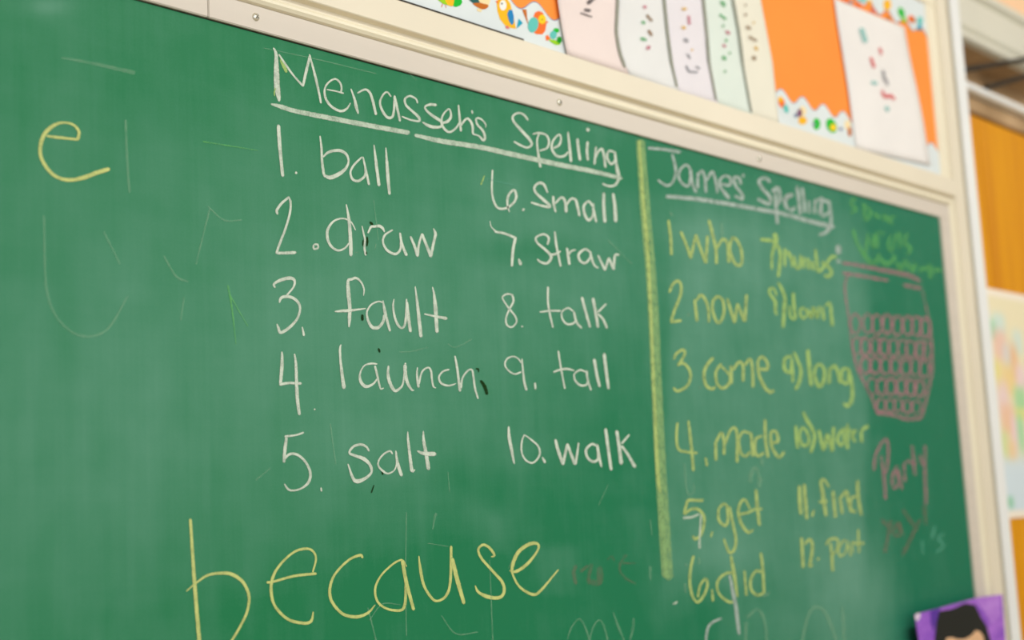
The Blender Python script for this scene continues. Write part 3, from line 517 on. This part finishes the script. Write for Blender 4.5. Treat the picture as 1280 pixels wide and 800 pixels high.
word(C_PINK, [('chalk_outline', 'l', jar)]+[('chalk_ring', 'l', ring(x+random.uniform(-6, 6), y+6*k+random.uniform(-8, 8), rx, ry, random.choice((30, 38, 46)))) for xs, y, rx, ry in rows for k, x in enumerate(xs)], wk=.72, label='drawing of a jar filled with counters, in pink chalk')
word(C_PINK, [(Lt, 'n', '90,230,18 100,150,18 145,75,16 162,120,18 155,220,18 140,260,14|125,160,14 140,270,20 148,375,18'), (Lt, 'n', '205,210,18 180,270,18 190,320,18 210,300,14 205,230,14|210,230,18 230,325,16'), (Lt, 'n', '240,200,14 245,285,18|240,200,12 265,180,12'),
    (Lt, 'n', '280,110,14 295,255,18|265,190,16 300,195,20'), (Lt, 'n', '320,158,17 330,195,17 346,208,15|345,110,16 345,250,18 350,400,20')], wk=.82)
word(C_PINK2, [(Lt, 'n', '130,480,16 165,520,16|175,480,16 145,640,18'), (Lt, 'n', '210,490,14 185,540,16 215,560,14 215,490,14|220,500,14 235,560,14'), (Lt, 'n', '235,430,16 290,510,18|320,480,16 235,650,20'), ('chalk_dot', 'n', '340,410,18 350,500,14')], wk=.9)
word(C_BLUE, [(Dg, 'n', '330,580,10 335,650,10'), (Dg, 'n', '395,510,12 380,570,16|440,550,14 410,570,14 438,610,14 400,640,14')], wk=.85)
word(C_GHOST, [('chalk_smudge', 'd', '165,560,26 175,700,26 190,830,26 215,870,24 260,830,22 255,760,20')], wk=.7)
word(C_GHOST, [('chalk_smudge', 'd', '820,740,40 840,640,40 870,600,40 900,640,36 915,720,30|940,500,36 942,570,30|910,790,40 930,700,34')])
# --- stray lines and old scratches
word(C_GHOST, [('chalk_smudge', 'p', '77,72,2 120,80,4 168,91,5')])
word(C_GRN, [('chalk_smudge', 'p', '254,177,1.6 285,182,1.3 322,188,1')])
word(C_GHOST, [('chalk_smudge', 'p', '157,150,3 159,200,3 162,240,3|55,270,2 60,370,3 90,415,3 130,415,3 160,370,2|130,290,2 150,330,2|205,320,2 220,345,3 235,352,2|262,262,2 245,330,2|230,372,2 226,400,2|260,258,1.6 280,275,2 302,275,1.6')])
word(C_GRN, [('chalk_smudge', 'p', '285,357,2.4 290,385,2 295,430,1.2|288,370,1.6 310,408,1')])
word(C_GHOST, [('chalk_smudge', 'p', '545,642,4 543,648,3 541,662,1.4|508,640,1.4 507,720,1.2 508,795,1.4|612,700,1 616,800,2|535,679,1.2 560,683,1.4|460,760,1.5 470,800,2|500,756,1.4 478,755,1.4 462,775,1.4|552,770,1.6 570,792,2 597,790,1.4')])
word(C_GHOST, [('chalk_smudge', 'p', '500,440,1.6 515,439,1.4 535,434,1|560,430,1 570,434,1.6 590,424,1.2|413,530,1.6 417,560,1.4 420,580,1|467,250,1 473,300,1|320,600,1.4 338,585,1.8|748,632,1 760,606,1.2|560,590,1 562,615,1|813,650,2 815,670,1.4|813,708,4 813,725,2')])
word(C_GHOST, [('chalk_smudge', 'p', '640,700,1.4 636,710,1|655,735,1|330,60,1 400,75,1.4 470,92,1.2|500,80,1 520,100,1|760,300,1.4 790,330,1')])
print('chalk done')

# ---------------------------------------------------------------- bulletin board above
bull = tag(empty('bulletin_board', (1.4, 0, 2.072)), 'wide bulletin board backed with orange paper in a cream frame above the chalkboard', 'bulletin board')
under(box('backing_paper', (-0.9, -0.004, 2.0712), (3.4248, 0.028, 2.5355), M_ORANGE), bull)
under(box('dark_line', (-0.9, -0.0135, 2.0711), (1.80, -0.0045, 2.0738), M_DARK), bull)
PAP = 0.0908                        # one wave of the scalloped edge
M_BORD = mat('white_border_paper', (222, 230, 230), 0.7, 0.01)
M_BLUELINE = mat('border_outline', (92, 104, 150), 0.7)
def flatpoly(name, pts, Y, m, mids=None, px=True):
    return [on(x, y, Y) for x, y in pts]
def border(z0, zs, sgn, phase, label, x0=-0.9, x1=3.4245):
    """scalloped strip; zs = mean height of the wavy edge"""
    V, F, mi = [], [], []; n = int((x1-x0)/0.006)
    for i in range(n+1):
        x = x0+(x1-x0)*i/n; z = zs-sgn*0.0115*math.cos(2*math.pi*(x-phase)/PAP); y = -0.0062
        V += [(x, y, z0), (x, y, z), (x, y, z+sgn*0.0018), (x, -0.0048, z0), (x, -0.0048, z+sgn*0.0018)]
    for i in range(n):
        a = 5*i; b = a+5
        F += [(a, b, b+1, a+1), (a+1, b+1, b+2, a+2), (a+2, b+2, b+4, a+4), (a+4, b+4, b+3, a+3)]; mi += [0, 1, 0, 0]
    o = link('scalloped_border', V, F, [M_BORD, M_BLUELINE], mids=mi)
    bm = bmesh.new(); bm.from_mesh(o.data); bmesh.ops.recalc_face_normals(bm, faces=bm.faces[:]); bm.to_mesh(o.data); bm.free()
    e = tag(empty('border_strip', (1.4, -0.005, z0)), label, 'border trim'); under(o, e); return e
XP = on(976.7, 112.4, -.006).x
bordB = border(2.074, 2.142, 1, XP-PAP/2, 'white scalloped paper border printed with birds along the foot of the bulletin board')
bordT = border(2.5345, 2.456, -1, 3.39, 'white scalloped paper border printed with birds along the top of the bulletin board')
print('scallop peaks', [round(on(x, y).x, 4) for x, y in ((976.7, 112.4), (999, 120.4), (1021.9, 128.4), (1046.3, 134.2), (668, 10), (681, 4))], [round(on(x, y).z, 4) for x, y in ((976.7, 112.4), (999, 120.4), (990, 124), (668, 10), (681, 4))])
BC = {k: mat('print_'+k, v, 0.7) for k, v in dict(yellow=(250, 186, 10), orange=(245, 112, 36), teal=(96, 196, 186), blue=(18, 130, 190), sky=(0, 160, 190), lime=(150, 208, 10), green=(10, 185, 40),
      dkgreen=(0, 150, 10), lemon=(252, 208, 10), white=(240, 240, 235), brown=(196, 104, 12), dteal=(24, 92, 90), pink=(225, 120, 110), purple=(130, 80, 110), grey=(140, 150, 170), ink=(60, 60, 60), cream=(244, 222, 170)).items()}
def bird(par, shapes, Y=-0.0066, name='printed_bird'):
    """shapes: (colour, [(px,py)...]) flat printed pieces, later ones lie on top"""
    V, F, mi, ms = [], [], [], []
    for k, (c, pts) in enumerate(shapes):
        b = len(V); V += [on(x, y, Y-0.00008*k) for x, y in pts]; F.append(tuple(range(b, b+len(pts))))
        m = BC[c]
        if m not in ms: ms.append(m)
        mi.append(ms.index(m))
    return under(link(name, V, F, ms, mids=mi), par)
def ell(cx, cy, rx, ry, rot=0, n=14):
    c, s = math.cos(rot), math.sin(rot)
    return [(cx+rx*math.cos(a)*c-ry*math.sin(a)*s, cy+rx*math.cos(a)*s+ry*math.sin(a)*c) for a in [2*math.pi*k/n for k in range(n)]]
Z = lambda pts, ox, oy, s: [(ox+x/s, oy+y/s) for x, y in pts]
p1 = lambda pts: Z(pts, 510, 0, 12.8); p2 = lambda pts: Z(pts, 610, 0, 11.43)
bird(bordB, [('pink', p1([(545, 60), (560, 60), (545, 120), (530, 115)])), ('pink', p1([(590, 60), (600, 60), (615, 130), (605, 125)])), ('lime', p1([(440, -60), (480, 0), (560, 60), (640, 85), (700, 80), (720, -80)])),
             ('yellow', p1([(590, -60), (600, 20), (640, 85), (700, 103), (725, 90), (745, 0), (750, -70)])), ('green', p1([(745, -70), (740, 0), (722, 95), (770, 112), (840, 85), (868, 40), (855, -20), (830, -80)]))])
bird(bordB, [('cream', p1([(1100, -40), (1130, 30), (1290, 100), (1330, -40)])), ('brown', p1([(1030, 60), (1100, 30), (1280, 75), (1290, 110), (1240, 145), (1180, 150), (1100, 110)])), ('dteal', p1([(950, -30), (990, 10), (1040, 50), (1150, 40), (1120, -30)])),
             ('cream', p1([(1110, 130), (1100, 170), (1165, 195), (1190, 150)]))])
bird(bordB, [('yellow', p2([(120, 20), (160, -30), (260, -30), (320, 50), (340, 140), (380, 300), (400, 410), (330, 400), (240, 360), (170, 270), (135, 160)])), ('orange', p2([(105, 15), (150, 10), (145, 60)])), ('white', p2(ell(215, 75, 50, 75))), ('ink', p2(ell(200, 52, 12, 14))),
             ('blue', p2([(300, 140), (345, 140), (370, 230), (368, 330), (340, 360), (300, 300), (275, 200)])), ('sky', p2([(440, 265), (500, 330), (410, 410)])), ('pink', p2([(250, 370), (290, 370), (310, 415), (255, 405)]))])
bird(bordB, [('orange', p2([(650, 240), (670, 180), (720, 155), (780, 175), (820, 250), (835, 340), (820, 440), (780, 490), (700, 490), (660, 470)])), ('brown', p2([(485, 135), (550, 135), (560, 250), (580, 370), (520, 220)])), ('teal', p2(ell(645, 355, 75, 112, 0.2))), ('lemon', p2(ell(775, 275, 55, 68))),
             ('orange', p2([(838, 290), (862, 315), (838, 340)])), ('ink', p2(ell(778, 278, 10, 10)))])
bird(bordB, [('orange', p2([(820, 510), (860, 500), (900, 570), (830, 580)])), ('lime', p2([(860, 560), (960, 570), (1040, 600), (1030, 640), (970, 645), (900, 605)])), ('green', p2(ell(975, 435, 45, 35))), ('teal', p2(ell(935, 500, 50, 60))), ('dkgreen', p2(ell(1020, 570, 38, 50)))])
p3 = lambda pts: Z(pts, 965, 105, 9.41)
bird(bordB, [('orange', p3(ell(112, 215, 38, 70, -.3))), ('yellow', p3(ell(100, 180, 30, 34))), ('teal', p3(ell(165, 290, 30, 55, -.3)))])
bird(bordB, [('cream', p3(ell(360, 320, 45, 60))), ('purple', p3(ell(325, 340, 30, 50))), ('yellow', p3(ell(360, 430, 52, 48))), ('grey', p3(ell(280, 370, 22, 30)))])
bird(bordB, [('green', p3(ell(525, 470, 45, 70))), ('grey', p3(ell(492, 475, 18, 22)))])
bird(bordB, [('green', p3(ell(700, 490, 60, 90, -.4))), ('lemon', p3(ell(720, 510, 36, 40))), ('grey', p3(ell(810, 530, 26, 22)))])
bird(bordB, [('cream', p3(ell(890, 480, 36, 60))), ('brown', p3(ell(915, 560, 24, 60)))])
p4 = lambda pts: Z(pts, 1030, 0, 8.533)
for sh in ([('orange', ell(240, 5, 30, 22)), ('grey', ell(290, 25, 25, 18))], [('orange', ell(375, 50, 40, 24, .4)), ('teal', ell(410, 0, 50, 20))], [('pink', ell(530, 115, 34, 20, .6)), ('yellow', ell(485, 20, 28, 22))],
           [('yellow', ell(675, 50, 42, 60)), ('brown', ell(685, 210, 34, 30, .5))], [('green', ell(825, 135, 34, 60, -.3)), ('lime', ell(855, 210, 26, 28))], [('orange', ell(925, 200, 32, 40)), ('brown', ell(955, 215, 22, 36)), ('sky', ell(1020, 290, 26, 34)), ('teal', ell(1025, 220, 30, 44))]):
    bird(bordT, [(c, p4(pts)) for c, pts in sh])
for o in [q for q in bordB.children if q.name.startswith('printed_bird')][:4]:      # the print repeats to the left
    for k in range(1, 7):
        if o.data.vertices[0].co.x+1.4-0.36*k > -0.85:
            c = o.copy(); COL.objects.link(c); c.location.x -= 0.36*k
# small white remnant of side border by the frame
tag(link('border_scrap', *(lambda a: ([(a[0], -0.0064, a[2]), (a[1], -0.0064, a[2]), (a[1], -0.0064, a[3]), ((a[0]+a[1])/2, -0.0066, a[3]+.006), (a[0], -0.0064, a[3])], [(0, 1, 2, 3, 4)]))((3.400, 3.4245, 2.078, 2.122)), M_BORD), 'white end of the border strip in the lower right corner of the bulletin board', 'border trim')

# ---------------------------------------------------------------- papers pinned on it
def interp(P, y):
    ys = [p[1] for p in P]
    if y <= ys[0]:
        k = (P[1][0]-P[0][0])/(P[1][1]-P[0][1]); return P[0][0]+k*(y-ys[0])*0.4
    for a, b in zip(P[:-1], P[1:]):
        if a[1] <= y <= b[1]: t = (y-a[1])/(b[1]-a[1]); return a[0]*(1-t)+b[0]*t
    k = (P[-1][0]-P[-2][0])/(P[-1][1]-P[-2][1]); return P[-1][0]+k*(y-ys[-1])
def sheet(name, Lp, Rp, ytop, m, curl, base=0.0075, rows=22, cols=12):
    """paper between two edge lines (photo coordinates of its edges), pinned at the top, belly curling off the board"""
    V, F = [], []; yl1, yr1 = Lp[-1][1], Rp[-1][1]
    tl, tr = ytop if isinstance(ytop, tuple) else (ytop, ytop)
    for i in range(rows+1):
        t = i/rows
        yl = tl+(yl1-tl)*t; yr = tr+(yr1-tr)*t; xl, xr = interp(Lp, yl), interp(Rp, yr)
        for j in range(cols+1):
            u = j/cols; Y = -(base+curl*(math.sin(math.pi*u)*0.5+u*0.6)*(0.25+0.75*t*t))
            V.append(on(xl+(xr-xl)*u, yl+(yr-yl)*u, Y))
    c1 = cols+1; n = len(V)
    F = [(i*c1+j, (i+1)*c1+j, (i+1)*c1+j+1, i*c1+j+1) for i in range(rows) for j in range(cols)]
    o = link(name, V, F, m, smooth=True)
    md = o.modifiers.new('s', 'SOLIDIFY'); md.thickness = 0.0006; md.offset = 0
    return o
def marks(data, m, frame, Y, wk=1.0, name='crayon_drawing'):
    return strokes_mesh(name, data, m, frame, Y=Y, wk=wk, rough=.05)
def marks_under(data, m, par, Y):
    for q in data.split('|'): under(marks(q, m, (0, 0, 1), Y, name='crayon_mark'), par)
def crayon(name, rgb, op=.6): return chalk_mat(name, rgb, op, 0.2)
K_PINK, K_GRN, K_BR, K_YEL, K_GREY, K_TEAL, K_RED, K_INK = [crayon('crayon_'+n, c) for n, c in (('pink', (200, 110, 130)), ('green', (90, 175, 110)), ('brown', (150, 120, 90)), ('yellow', (225, 180, 80)), ('grey', (150, 150, 155)), ('teal', (150, 205, 200)), ('red', (225, 90, 95)), ('ink', (70, 65, 70)))]
K_LINE = crayon('marker_grey', (150, 152, 138), .92)
e0 = [(695, -60), (697, 0), (700, 20), (704, 44), (709, 68)]
l1 = [(776, -60), (774, 0), (772, 40), (776, 65), (786, 93)]
l2 = [(829, -60), (832, 0), (836, 40), (841, 78), (850, 118)]
l3 = [(876, -60), (881, 0), (885, 39), (888, 78), (898, 132)]
l4 = [(911, -60), (918, 0), (925, 39), (931, 86), (942, 148)]
e5 = [(943, -60), (951, 0), (958, 37), (966, 80), (974, 158)]
sheets = [(e0, l1, (238, 222, 216), 'pale pink drawing paper at the left end of the row of pinned sheets', .012), (l1, l2, (230, 230, 228), 'white drawing paper hung right of the pale pink sheet', .010),
          (l2, l3, (231, 226, 230), 'lilac-white drawing paper, middle one of the five pinned sheets', .009), (l3, l4, (222, 232, 222), 'pale green-tinted drawing paper second from the orange gap', .008), (l4, e5, (234, 230, 212), 'cream drawing paper whose edge borders the open orange backing', .008)]
pt = []
for k, (a, b, rgb, lab, cu_) in enumerate(sheets):
    a2 = [(x-1.0, y) for x, y in a]
    o = sheet('paper', a2 if k else a, b, (-150, -130), mat('drawing_paper_%d' % k, rgb, 0.85, .01, (6, 6, 6)), 0.002, base=0.0115 if k == 0 else 0.008)
    e = tag(empty('drawing_paper', tuple(on((a[0][0]+b[0][0])/2, 40, -.008))), lab, 'paper', 'five drawing papers hung side by side on the bulletin board'); under(o, e); pt.append(e)
    if k < 4:
        under(marks(' '.join('%.1f,%.1f,%.1f' % (x, y, 3.6 if y < 80 else 2.6) for x, y in [(interp(b, q)-1.5, q) for q in range(-60, int(b[-1][1])-4, 8)]), K_LINE, (0, 0, 1), -0.0145 if k == 0 else -0.0112, name='marker_line'), e)
YM = -0.0112
marks_under('735,4,5 745,-4,4|731,12,4 738,13,4|726,16,2 740,21,2', K_INK, pt[0], -0.0145)
marks_under('805,8,5 808,9,4|812,58,5 809,61,5', K_PINK, pt[1], YM); marks_under('803,27,5 806,29,4|802,48,5 808,50,4', K_GRN, pt[1], YM); marks_under('809,19,4 815,26,4|811,38,4 815,44,4', K_BR, pt[1], YM)
marks_under('853,11,4 858,11,4|853,34,5 857,35,4|865,62,4', K_YEL, pt[2], YM); marks_under('861,20,4 862,30,4', K_PINK, pt[2], YM); marks_under('856,49,6 860,52,4|859,67,3 863,73,3|858,82,3 862,89,3 872,90,3|870,83,3 875,86,3', K_GREY, pt[2], YM)
marks_under('902,2,5 906,7,5|900,18,3 908,24,3|904,32,5|908,50,6|912,66,5|904,71,6 907,74,5|906,89,5', K_GRN, pt[3], YM); marks_under('908,39,4 912,42,4|904,56,4 907,58,4', K_PINK, pt[3], YM)
marks_under('932,6,4|932,18,5|934,33,5 938,36,4|937,46,4 946,51,3|942,71,6 944,74,5', K_BR, pt[4], YM); marks_under('942,28,4|944,59,5 947,62,4', K_YEL, pt[4], YM)
ds = sheet('paper', [(1043, 0), (1047, 30), (1053, 66), (1060, 110), (1064, 140), (1070, 186)], [(1131, 36), (1137, 70), (1146, 110), (1154, 150), (1163, 207)], (-2, 34), mat('drawing_paper_white', (238, 234, 230), .85, .01, (6, 6, 6)), 0.002, base=.008)
e = tag(empty('drawing_paper', tuple(on(1090, 100, -.008))), 'single white sheet with a red and blue crayon drawing, pinned near the right frame', 'paper'); under(ds, e)
marks_under('1077,36,7 1082,52,7|1090,103,5 1096,104,5|1108,134,6 1110,138,6', K_TEAL, e, YM); marks_under('1100,60,4 1102,68,4|1089,72,4 1093,84,4|1103,113,4 1106,120,5 1114,120,5 1118,124,4', K_RED, e, YM); marks_under('1104,88,4 1106,100,4|1107,98,4 1110,106,4', K_GREY, e, YM)

# ---------------------------------------------------------------- portrait card leaning over the lower right corner
YC = -0.035
card = tag(empty('portrait_card', tuple(on(1200, 800, YC))), 'purple painted portrait card with black hair, leaning over the lower right frame corner', 'picture')
def plate(name, pts, Y, th, m, par, world=None):
    P = [on(x, y, Y) for x, y in pts] if world is None else [Vector((x, Y, z)) for x, z in pts]
    n = len(P); V = P+[p+Vector((0, th, 0)) for p in P]; F = [tuple(range(n)), tuple(range(n, 2*n))[::-1]]+[(i, n+i, n+(i+1) % n, (i+1) % n) for i in range(n)]
    o = link(name, V, F, m); bm = bmesh.new(); bm.from_mesh(o.data); bmesh.ops.recalc_face_normals(bm, faces=bm.faces[:]); bm.to_mesh(o.data); bm.free(); return under(o, par)
M_PURP = mat('purple_paint', (176, 112, 214), .7, 0, (9, 9, 30), rgb2=(122, 62, 186))
pc = on(1144, 768, YC); pd = on(1253, 743, YC); pm = on(1223, 747, YC)
plate('backing', [(pc.x, pc.z), (pc.x+.03, .7795), (pd.x-.015, .7795), (pd.x, pd.z), (pm.x, pm.z)], YC, .0025, M_PURP, card, world=1)
p7 = lambda pts: Z(pts, 1120, 700, 8)
plate('white_corner', p7([(185, 570), (205, 535), (245, 530), (245, 570), (215, 615), (200, 600)]), YC-.0006, .0004, mat('bare_paper', (225, 205, 225), .8), card)
plate('shaded_brushwork', p7([(345, 510), (440, 475), (410, 600), (380, 720), (350, 640)]), YC-.0006, .0004, mat('deep_purple_paint', (92, 50, 160), .7), card)
plate('light_brushwork', p7([(800, 400), (1040, 350), (1050, 560), (960, 640), (870, 500)]), YC-.0006, .0004, mat('light_purple_paint', (190, 135, 222), .7, 0, (12, 12, 40), rgb2=(170, 110, 210)), card)
hz = lambda dx, z: (pc.x+dx, z)
h = [on(*q, YC) for q in p7([(385, 800), (400, 640), (430, 512), (560, 490), (690, 432), (790, 450), (845, 570), (905, 665), (940, 800)])]
hp = [(v.x, v.z) for v in h]+[(h[-1].x+.02, .86), (h[-1].x+.01, .82), (h[0].x+.02, .82), (h[0].x-.008, .87)]
plate('hair', hp, YC-.0012, .0006, mat('black_paint', (16, 22, 20), .6), card, world=1)
fc = [on(*q, YC) for q in p7([(490, 800), (500, 780), (560, 772), (600, 792), (680, 790), (750, 755), (790, 705), (830, 712), (868, 765), (872, 800)])]
plate('face', [(v.x, v.z) for v in fc]+[(fc[-1].x+.003, .855), (fc[-1].x-.03, .825), (fc[0].x+.035, .825), (fc[0].x, .855)], YC-.0018, .0006, mat('skin_paint', (226, 182, 140), .7, .03), card, world=1)
fx = (fc[0].x+fc[-1].x)/2
for s in (-1, 1): plate('eye', [(fx+s*.028+.009*math.cos(a), .872+.004*math.sin(a)) for a in [2*math.pi*k/10 for k in range(10)]], YC-.0022, .0003, MATS['black_paint'], card, world=1)
plate('mouth', [(fx+.014*math.cos(a), .842+.003*math.sin(a)) for a in [2*math.pi*k/10 for k in range(10)]], YC-.0022, .0003, mat('mouth_paint', (176, 84, 80), .7), card, world=1)

# ---------------------------------------------------------------- cupboard bank beyond the post
cab = tag(empty('wall_cupboard', (5.0, 0.45, 0)), 'tall varnished yellow wood cupboard built in beyond the white post', 'cupboard')
XA, XB = 3.61, 5.6
under(box('cupboard_body', (XA, 0.17, 0.0), (XB, 0.79, 2.385), M_WOOD), cab)
for a, b in ((XA+.002, 4.055), (4.058, 4.85), (4.853, XB-.002)):
    d = under(box('cupboard_door', (a, 0.15, 0.08), (b, 0.169, 2.380), M_WOOD, bevel=.002), cab)
under(box('cornice_board', (XA, 0.142, 2.386), (XB, 0.40, 2.434), M_BROWN, bevel=.002), cab)
under(box('ledge', (XA, 0.112, 2.4345), (XB, 0.46, 2.4565), M_POST, bevel=.004), cab)
niche = tag(empty('wall_niche', (5.0, 0.5, 2.46)), 'open brown wooden niche over the cupboard ledge', 'shelf')
under(box('back_panel', (XA, 0.27, 2.457), (XB, 0.285, 2.70), M_BROWN), niche)
under(box('top_panel', (XA, 0.17, 2.615), (XB, 0.269, 2.63), M_BROWN), niche)
# cream header with bead, groove and a peach notice board over it
extrude_x('trim_10', [(0.168, 2.612), (0.146, 2.612), (0.138, 2.616), (0.136, 2.628), (0.142, 2.638), (0.156, 2.640), (0.156, 2.645), (0.146, 2.655), (0.143, 2.657), (0.143, 2.752), (0.150, 2.756), (0.156, 2.762), (0.156, 2.766), (0.146, 2.770), (0.138, 2.775), (0.138, 2.795), (0.148, 2.800), (0.168, 2.800)],
          XA, XB, mat('off_white_paint', (224, 222, 206), .5, .02, (3, 3, 3)), kind='structure')
box('wall_header', (XA, 0.169, 2.631), (XB, 0.30, 3.3), M_WALL, kind='structure')
pb = tag(empty('notice_board', (5, .15, 2.8)), 'peach backed notice board high up beyond the white post', 'bulletin board')
under(box('backing_paper', (XA, 0.15, 2.8005), (XB, 0.1685, 3.2), M_PEACH), pb)
def tube(name, a, b, r, m, par=None, n=12):
    a, b = Vector(a), Vector(b); d = (b-a).normalized(); s = d.orthogonal().normalized(); t = d.cross(s); V = []
    for p in (a, b):
        for k in range(n): an = 2*math.pi*k/n; V.append(p+(s*math.cos(an)+t*math.sin(an))*r)
    F = [(k, (k+1) % n, n+(k+1) % n, n+k) for k in range(n)]+[tuple(range(n))[::-1], tuple(range(n, 2*n))]
    return link(name, V, F, m, smooth=False)
r1a, r1b = on(1207, 87, .1), on(1280, 74.5, .1)
dv = (r1b-r1a).normalized(); k = (2.463-r1a.z)/dv.z; st = r1a+dv*k
tag(tube('metal_rod', st, r1b+dv*.5, .008, M_ROD), 'thin black rod propped on the ledge, the upper and flatter one', 'rod', 'black rods in the niche')
r2a, r2b = on(1210, 116, .118), on(1280, 96, .118)
dv = (r2b-r2a).normalized(); k = (2.463-r2a.z)/dv.z; st = r2a+dv*k
tag(tube('metal_rod', st, r2b+dv*.4, .008, M_ROD), 'thin black rod propped on the ledge, the lower and steeper one', 'rod', 'black rods in the niche')
# pastel poster on the cupboard door
NXp, NZp = 70, 80; x0p, x1p, z0p, z1p = 3.74, 4.42, 1.182, 1.852
GXp, GZp = np.meshgrid(np.linspace(x0p, x1p, NXp), np.linspace(z0p, z1p, NZp))
colr = np.zeros(GXp.shape+(3,)); top = np.array([226, 217, 182.]); sky = np.array([200, 216, 224.])
t = 1/(1+np.exp(-(GZp-1.36)/.012)); colr[:] = sky; colr = colr*(1-t[..., None])+top*t[..., None]
def pb_(px, py, r, rgb, ry=None, a=.85):
    global colr
    c = on(px, py, .147); g = a*np.exp(-(((GXp-c.x)/r)**4+((GZp-c.z)/(ry or r))**4)); colr = colr*(1-g[..., None])+np.array(rgb, float)*g[..., None]
for q in ((1248, 405, .05, (196, 220, 214), .035), (1240, 412, .03, (150, 205, 170), .03), (1250, 432, .05, (226, 184, 168), .05), (1262, 450, .05, (206, 206, 206), .05), (1272, 428, .04, (200, 218, 210), .04), (1268, 455, .03, (226, 178, 130), .06), (1245, 470, .035, (222, 212, 120), .05),
          (1260, 475, .05, (230, 200, 130), .05), (1254, 500, .045, (226, 200, 204), .06), (1276, 472, .04, (226, 202, 206), .04), (1276, 500, .05, (150, 206, 150), .04), (1275, 518, .05, (226, 214, 120), .02), (1260, 525, .05, (228, 184, 150), .05), (1276, 540, .03, (150, 208, 160), .06),
          (1268, 540, .02, (228, 200, 208), .06), (1256, 555, .03, (200, 214, 150), .04), (1265, 562, .03, (226, 196, 150), .03), (1263, 628, .022, (120, 190, 150), .018)):
    pb_(q[0], q[1], q[2], q[3], q[4])
for k in range(26):
    pb_(rng.uniform(1290, 1340), rng.uniform(400, 570), rng.uniform(.02, .05), [rng.uniform(150, 232) for _ in range(3)], rng.uniform(.02, .06), .7)
edge = np.minimum.reduce([GXp-x0p, x1p-GXp, (GZp-z0p), (z1p-GZp)]) < 0.018
colr[edge] = (234, 224, 208)
Vp = [(a, .1465, b) for a, b in zip(GXp.ravel(), GZp.ravel())]; ip = np.arange(NXp*NZp).reshape(NZp, NXp)
Fp = np.stack([ip[:-1, :-1], ip[:-1, 1:], ip[1:, 1:], ip[1:, :-1]], -1).reshape(-1, 4).tolist()
mp_ = bpy.data.materials.new('poster_print'); mp_.use_nodes = True; nd = mp_.node_tree.nodes; aa = nd.new('ShaderNodeAttribute'); aa.attribute_name = 'ink'
mp_.node_tree.links.new(aa.outputs['Color'], nd['Principled BSDF'].inputs['Base Color']); nd['Principled BSDF'].inputs['Roughness'].default_value = .5
po = link('printed_sheet', Vp, Fp, mp_); ca = po.data.attributes.new('ink', 'FLOAT_COLOR', 'POINT')
colr = np.minimum(colr*1.07, 250)
lc = np.where(colr/255 <= .04045, colr/255/12.92, ((colr/255+.055)/1.055)**2.4); ca.data.foreach_set('color', np.concatenate([lc, np.ones(GXp.shape+(1,))], -1).astype(np.float32).ravel())
pe = tag(empty('poster', (4.1, .148, 1.18)), 'pastel illustrated poster with a blue lower band taped to the cupboard door', 'poster'); under(po, pe)
under(box('poster_backing', (x0p, .1467, z0p), (x1p, .1495, z1p), mat('poster_paper', (234, 224, 208), .7)), pe)
print('scene done', len(bpy.data.objects))
